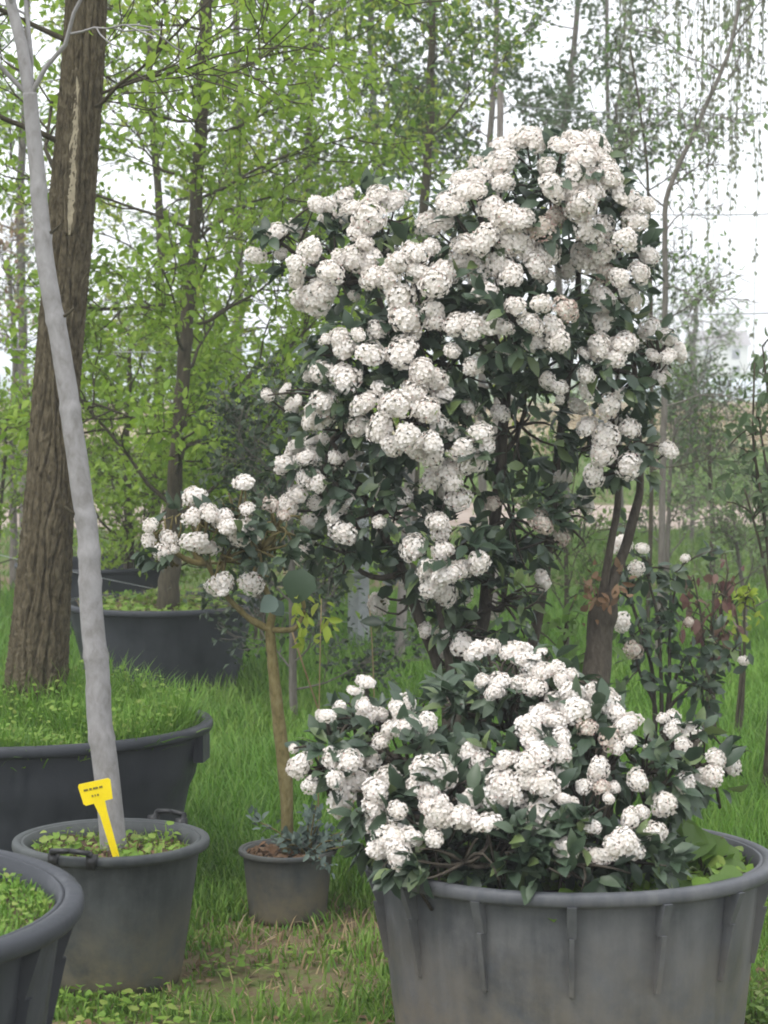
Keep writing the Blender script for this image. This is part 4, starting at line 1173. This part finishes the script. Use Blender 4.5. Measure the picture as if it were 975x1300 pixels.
# dry stalks
for x0, y0, x1, y1, d, lab in ((404, 905, 408, 760, 6.9, 'thin upright dry stalk between standard and low viburnum'), (470, 850, 468, 755, 7.2, 'thin dry stalk beside the wooden stake'), (370, 800, 450, 872, 6.6, 'thin dry stalk leaning across the grass towards the low viburnum')):
    mb = MB()
    a, b = at(x0, y0, d), at(x1, y1, d)
    if x0 in (404, 470): a[2] = 0
    else: b = at(x1 + 40, y1 + 60, d); b[2] = 0
    tube(mb, bez(a, (a + b) / 2 + RNG.normal(0, .02, 3), b, 8), np.linspace(.003, .002, 8), 5)
    tag(mb.build('dry_stalk', M['dry']), lab, 'stalk')

# ------------------------------------------------------------------ far things
def polytunnel(name, label, x, d, length, w, h, ang=0.0):
    g = at(x, 470, d); g[2] = 0
    root = thing(name, tuple(g), label, 'greenhouse')
    mb = MB(); n, m = 15, 2
    a = np.linspace(0, math.pi, n)
    prof = np.stack([np.zeros(n), -w / 2 * np.cos(a), h * np.sin(a) ** .8], -1)
    v = np.concatenate([prof + [-length / 2, 0, 0], prof + [length / 2, 0, 0]])
    i = np.arange(n - 1)
    mb.add(v + g, np.stack([i, i + 1, i + n + 1, i + n], -1))
    mb.f += [np.arange(n)[None], (np.arange(n)[::-1] + n)[None]]; mb.m += [np.zeros(1, np.int32)] * 2
    mb.build('film', M['film'], root)
    for k in range(int(length // 4) + 1):
        hb = MB(); tube(hb, prof * 1.006 + g + [-length / 2 + k * 4.0, 0, 0], .04, 4); hb.build('hoop', M['wire'], root)
polytunnel('polytunnel', 'long pale plastic greenhouse tunnel beyond the field, left of the furrowed trunk', -60, 112, 40, 6, 3.2)
polytunnel('low_tunnel', 'low pale plastic tunnel beyond the stubble field on the right', 910, 112, 12, 2.5, 1.15)
def house():
    d = 260
    g = at(910, 470, d); g[2] = 0
    root = thing('farmhouse', tuple(g), 'small white gabled house far beyond the fields', 'house')
    mb = MB(); box(mb, g + [0, 0, 2.2], (6, 8, 4.4)); mb.build('wall', M['whitewash'], root, smooth=False)
    mb = MB()
    v = np.array([(-3.4, -4.4, 4.41), (3.4, -4.4, 4.41), (3.4, 4.4, 4.41), (-3.4, 4.4, 4.41), (-3.4, 0, 6.2), (3.4, 0, 6.2)])
    mb.add(v + g, [(0, 1, 5, 4), (2, 3, 4, 5), (0, 3, 2, 1)]); mb.f.append(np.array([(0, 4, 3), (1, 2, 5)])); mb.m.append(np.zeros(2, np.int32))
    mb.build('roof', M['tile'], root, smooth=False)
    for x in (-1.6, 1.6):
        for z in (1.5, 3.4):
            mb = MB(); box(mb, g + [x, -4.02, z], (.9, .1, 1.1)); mb.build('window', M['glass'], root, smooth=False)
house()
def wood():
    rg = np.random.default_rng(91)
    P, S = [], []
    for x in np.arange(-75, 75, 2.4):
        h = 3.0 + 2.0 * field(x * .6, 3.0) + rg.uniform(-.8, 1.2)
        if 26 < x < 40: h *= .55
        c = np.array([x + rg.normal(0, .6), 185 + rg.uniform(-8, 8), h * .5])
        k = 260
        u = norm(rg.normal(size=(k, 3))) * rg.uniform(.4, 1, (k, 1)) ** .5
        P.append(c + u * np.array([2.0, 2.0, h * .55])); S.append(rg.uniform(.35, .8, k))
    P, S = np.concatenate(P), np.concatenate(S)
    k = len(P)
    mb = MB(); scatter(mb, SMALL, P, frames(rg.normal(size=(k, 3)), rg.normal(size=(k, 3)) + [0, -.5, .8]), S)
    tag(mb.build('far_wood', M['pale']), 'far-off line of pale green trees along the horizon', 'wood', kind='stuff')
wood()

# ------------------------------------------------------------------ grass and weeds
def grass(name, label, N, y0, y1, mat, hfun, wid, dens=None, clump=.5, power=1.0, margin=1.25, tilt=.35):
    y = y0 * (y1 / y0) ** RNG.uniform(0, 1, N) if power == 0 else y0 + (y1 - y0) * RNG.uniform(0, 1, N) ** power
    hw = (W / 2 / F) * y * margin + .35
    x = RNG.uniform(-1, 1, N) * hw
    keep = np.ones(N, bool)
    for px_, py_, pr in POTS:
        keep &= (x - px_) ** 2 + (y - py_) ** 2 > pr ** 2
    if dens is not None:
        keep &= RNG.uniform(0, 1, N) < dens(x, y)
    x, y = x[keep], y[keep]
    h = hfun(x, y) * RNG.uniform(.55, 1.25, len(x))
    pos = np.stack([x, y, np.full(len(x), -.004)], -1)
    n = len(x)
    az = RNG.uniform(0, 2 * math.pi, n)
    ti = np.abs(RNG.normal(0, tilt, n))
    axis = np.stack([np.cos(az) * np.sin(ti), np.sin(az) * np.sin(ti), np.cos(ti)], -1)
    nn = np.stack([np.cos(az), np.sin(az), -np.sin(ti) * .2], -1) + RNG.normal(0, .3, (n, 3))
    fr = frames(axis, nn)
    sc = np.stack([wid * RNG.uniform(.6, 1.4, n) * (1 + y * .03), h, h], -1)
    rnd = np.clip(.5 + .3 * field(x * 2, y * 2) + RNG.normal(0, .22, n), 0, .999)
    mb = MB(); scatter(mb, BLADE, pos, fr, sc, 0, rnd)
    return tag(mb.build(name, mat), label, 'grass', kind='stuff')
def patch(x, y):           # 1 where the trodden bare strip in front runs
    f = field(x * 1.7 + 3, y * 1.7) * .35
    e = np.exp(-(((x + .22) / .5) ** 2 + ((y - 5.65) / .62) ** 2) ** 2)
    e2 = np.exp(-(((x - 1.0) / .35) ** 2 + ((y - 5.6) / .7) ** 2) ** 2)
    e3 = np.where(y < 5.3, .7, 0)
    return np.clip(np.maximum(np.maximum(e, .8 * e2), e3) + f * (y < 7), 0, 1)
lush = lambda x, y: np.clip(.055 + .10 * np.clip((y - 6.0) / .9, 0, 1) + .03 * field(x * 3, y * 3), .03, .2) * np.where(y > 14, .75, 1)
grass('grass', 'lush green grass between and behind the pots', 210000, 5.2, 15, M['grass'], lush, .0055, lambda x, y: np.clip((1.0 - .97 * patch(x, y)) * (.75 + .4 * field(x * 4 + 9, y * 4)), .015, 1), power=1.25)
grass('short_turf', 'short mossy turf on the trodden strip in front of the pots', 110000, 4.2, 6.6, M['moss'], lambda x, y: .022 + .012 * np.clip(field(x * 5, y * 5), -1, 1), .0055,
      lambda x, y: np.clip(.5 + 1.5 * field(x * 2.6 + 2, y * 2.6 + 5), .04, 1), tilt=.6)
grass('dry_grass', 'straw-coloured dead grass strewn over the trodden strip', 26000, 4.2, 6.8, M['dry'], lambda x, y: .05 + .02 * field(x * 4, y * 4), .004,
      lambda x, y: np.clip(.04 + .6 * patch(x, y) * np.clip(.15 + 1.4 * field(x * 4.1 + 7, y * 4.1), 0, 1), 0, 1), tilt=1.25)
grass('rough_meadow', 'longer pale grass on either side of the dirt track', 110000, 14.5, 44, M['grass_far'], lambda x, y: .10 + .06 * field(x * .8, y * .8), .010,
      lambda x, y: np.where((y > 21.4) & (y < 25.8), .05, 1) * np.clip(.8 + .5 * field(x * .7, y * .7), .1, 1), power=1.3)
grass('dry_stubble', 'dry tan stubble beyond the rough meadow', 40000, 40, 100, M['dry'], lambda x, y: .2 + .05 * field(x, y), .022, lambda x, y: np.clip(.5 + .6 * field(x * .2, y * .2), .05, 1), power=1.4)

def clover(name, label, N, x0, x1, y0, y1, mat, size, dens, zfun=None, hmax=.03):
    x, y = RNG.uniform(x0, x1, N), RNG.uniform(y0, y1, N)
    keep = RNG.uniform(0, 1, N) < dens(x, y)
    for px_, py_, pr in POTS: keep &= (x - px_) ** 2 + (y - py_) ** 2 > (pr + .01) ** 2
    x, y = x[keep], y[keep]; n = len(x)
    z = RNG.uniform(.004, hmax, n)
    mb = MB()
    az = RNG.uniform(0, 6.28, n)
    scatter(mb, BROAD, np.stack([x, y, z], -1), frames(np.stack([np.cos(az), np.sin(az), RNG.uniform(-.1, .5, n)], -1), RNG.normal(0, .3, (n, 3)) + [0, 0, 1]), size * RNG.uniform(.5, 1.3, n))
    return tag(mb.build(name, mat), label, 'weeds', kind='stuff')
clover('ground_weeds', 'small broad-leaved weeds in the turf around the pots', 15000, -1.2, 1.2, 4.5, 7.2, M['moss'], .024, lambda x, y: np.clip(.2 + 1.3 * field(x * 2.4 + 1, y * 2.4 + 4), 0, .95), hmax=.05)
clover('leaf_litter', 'brown leaf litter and crumbs on the bare trodden strip', 2600, -.9, 1.1, 4.6, 6.6, M['rust'], .02, lambda x, y: np.clip(patch(x, y) * (.3 + .8 * field(x * 5, y * 5)), 0, 1), hmax=.012)

def pot_weeds(name, label, c, r, z, n_blade, n_leaf, h, blade_mat, leaf_m, seed, lsize=.018, ex=None, front=1.0):
    rg = np.random.default_rng(seed)
    mb = MB()
    def disc(n):
        a = rg.uniform(0, 6.283, n); q = r * np.sqrt(rg.uniform(0, 1, n))
        p = np.stack([c[0] + q * np.cos(a), c[1] + q * np.sin(a)], -1)
        hh = np.clip(.7 + .5 * field(p[:, 0] * 5 + seed, p[:, 1] * 5), .3, 1.3)
        k = rg.uniform(0, 1, n) < np.clip(hh * 1.2, .15, 1)
        return p[k], hh[k]
    p, hh = disc(n_blade); n = len(p)
    az = rg.uniform(0, 6.28, n); ti = np.abs(rg.normal(0, .45, n))
    ax = np.stack([np.cos(az) * np.sin(ti), np.sin(az) * np.sin(ti), np.cos(ti)], -1)
    nn = np.stack([np.cos(az), np.sin(az), 0 * az], -1) + rg.normal(0, .3, (n, 3))
    L = h * hh * rg.uniform(.5, 1.2, n)
    scatter(mb, BLADE, np.column_stack([p, np.full(n, z - .005)]), frames(ax, nn), np.stack([np.full(n, .0045), L, L], -1), 0, rg.uniform(0, 1, n))
    p, hh = disc(n_leaf); n = len(p)
    zz = z + h * hh * rg.uniform(.05, .85, n)
    az = rg.uniform(0, 6.28, n)
    scatter(mb, BROAD, np.column_stack([p, zz]), frames(np.stack([np.cos(az), np.sin(az), rg.uniform(-.2, .7, n)], -1), rg.normal(0, .4, (n, 3)) + [0, -.2, 1]), lsize * rg.uniform(.5, 1.4, n), 1, rg.uniform(0, 1, n))
    return tag(mb.build(name, [blade_mat, leaf_m]), label, 'weeds', kind='stuff')
pot_weeds('tub_weeds', 'dense green weeds filling the wide black tub round the furrowed trunk', LB, .545, .462, 16000, 6000, .16, M['grass'], M['moss'], 1, .014)
pot_weeds('tub_weeds', 'grassy weeds inside the near tub with thick rim', LF, .50, .562, 24000, 7000, .085, M['grass'], M['moss'], 2, .011)
pot_weeds('pot_weeds', 'yellow-green weeds at the foot of the grey leaning stem', GP, .20, .325, 700, 650, .085, M['moss'], M['moss'], 3, .018)
pot_weeds('pot_litter', 'dry brown litter on the soil of the handled pot', GP, .205, .326, 120, 500, .02, M['dry'], M['rust'], 4, .02)
pot_weeds('pot_litter', 'brown litter on the soil of the small pot', SP_, .115, .181, 40, 260, .02, M['dry'], M['rust'], 5, .018)
pot_weeds('tub_undergrowth', 'green undergrowth covering the soil of the ribbed tub', (TUB[0], TUB[1]), .40, .396, 500, 1500, .07, M['grass'], M['moss'], 6, .035)
pot_weeds('pot_undergrowth', 'weeds in the deep black tub under the young tree', BT, .38, .42, 900, 1200, .10, M['dry'], M['moss'], 7, .03)

# silvery plant at the foot of the standard
def silver():
    rg = np.random.default_rng(15)
    g = np.array([SP_[0] + .06, SP_[1] - .03, .18])
    root = thing('silvery_plant', tuple(g), 'small glaucous grey-green plant at the foot of the standard', 'plant')
    LP, LA = [], []
    for k in range(14):
        e = g + norm(rg.normal(size=3) * [1, .7, .4] + [.35, -.1, .8]) * rg.uniform(.06, .19)
        B = bez(g, (g + e) / 2 + [0, 0, .03], e, 6); mb = MB(); tube(mb, B, np.linspace(.003, .0015, 6), 4); mb.build('stem', M['standard_bark'], root)
        i = rg.integers(1, 6, 26); LP.append(B[i] + rg.normal(0, .012, (26, 3))); LA.append(np.repeat(norm(e - g)[None], 26, 0))
    LP, LA = np.concatenate(LP), np.concatenate(LA); n = len(LP)
    place_leaves(root, LP, norm(LA + rg.normal(0, .7, (n, 3))), norm(rg.normal(0, .6, (n, 3)) + [0, -.3, 1]), rg.uniform(.018, .034, n), M['blue'], parts=60)
silver()

# broad-leaved weed at the right of the ribbed tub
def broad_weed():
    rg = np.random.default_rng(16)
    g = np.array([TUB[0] + .30, TUB[1] - .05, .395])
    root = thing('broad_leaved_weed', tuple(g), 'broad-leaved green weed leaning over the right rim of the ribbed tub', 'plant')
    spots = [(850, 1060), (880, 1080), (905, 1078), (925, 1085), (940, 1105), (900, 1105), (870, 1110), (840, 1090), (860, 1085), (918, 1062), (885, 1050), (830, 1115), (800, 1110), (815, 1130)]
    for x, y in spots:
        q = at(x, y, 4.78 if y > 1100 else 4.95) + rg.normal(0, .02, 3) * [0, 1, 0]
        mb = MB(); tube(mb, bez(g, (g + q) / 2 + [0, 0, .05], q, 6), .003, 5); mb.build('stem', M['pedicel'], root)
        place_leaves(root, q[None], norm(np.array([[rg.normal(0, .6), -.4, -.5 + rg.normal(0, .3)]])), norm(np.array([[rg.normal(0, .3), -.6, .9]])), np.array([rg.uniform(.06, .10)]), M['mid'], (BROAD,), 1)
broad_weed()

# ------------------------------------------------------------------ damp spring air
def haze():
    m = bpy.data.materials.new('damp_air')
    m.use_nodes = True
    t = m.node_tree
    t.nodes.remove(t.nodes['Principled BSDF'])
    v = t.nodes.new('ShaderNodeVolumePrincipled')
    v.inputs['Color'].default_value = (.93, .95, .98, 1)
    v.inputs['Density'].default_value = .003
    t.links.new(v.outputs[0], t.nodes['Material Output'].inputs['Volume'])
    mb = MB(); box(mb, (0, 140, 5.0), (330, 300, 12.0))
    o = mb.build('haze', m, smooth=False)
    tag(o, 'thin pale haze in the air over the whole nursery', 'haze', kind='stuff')
haze()
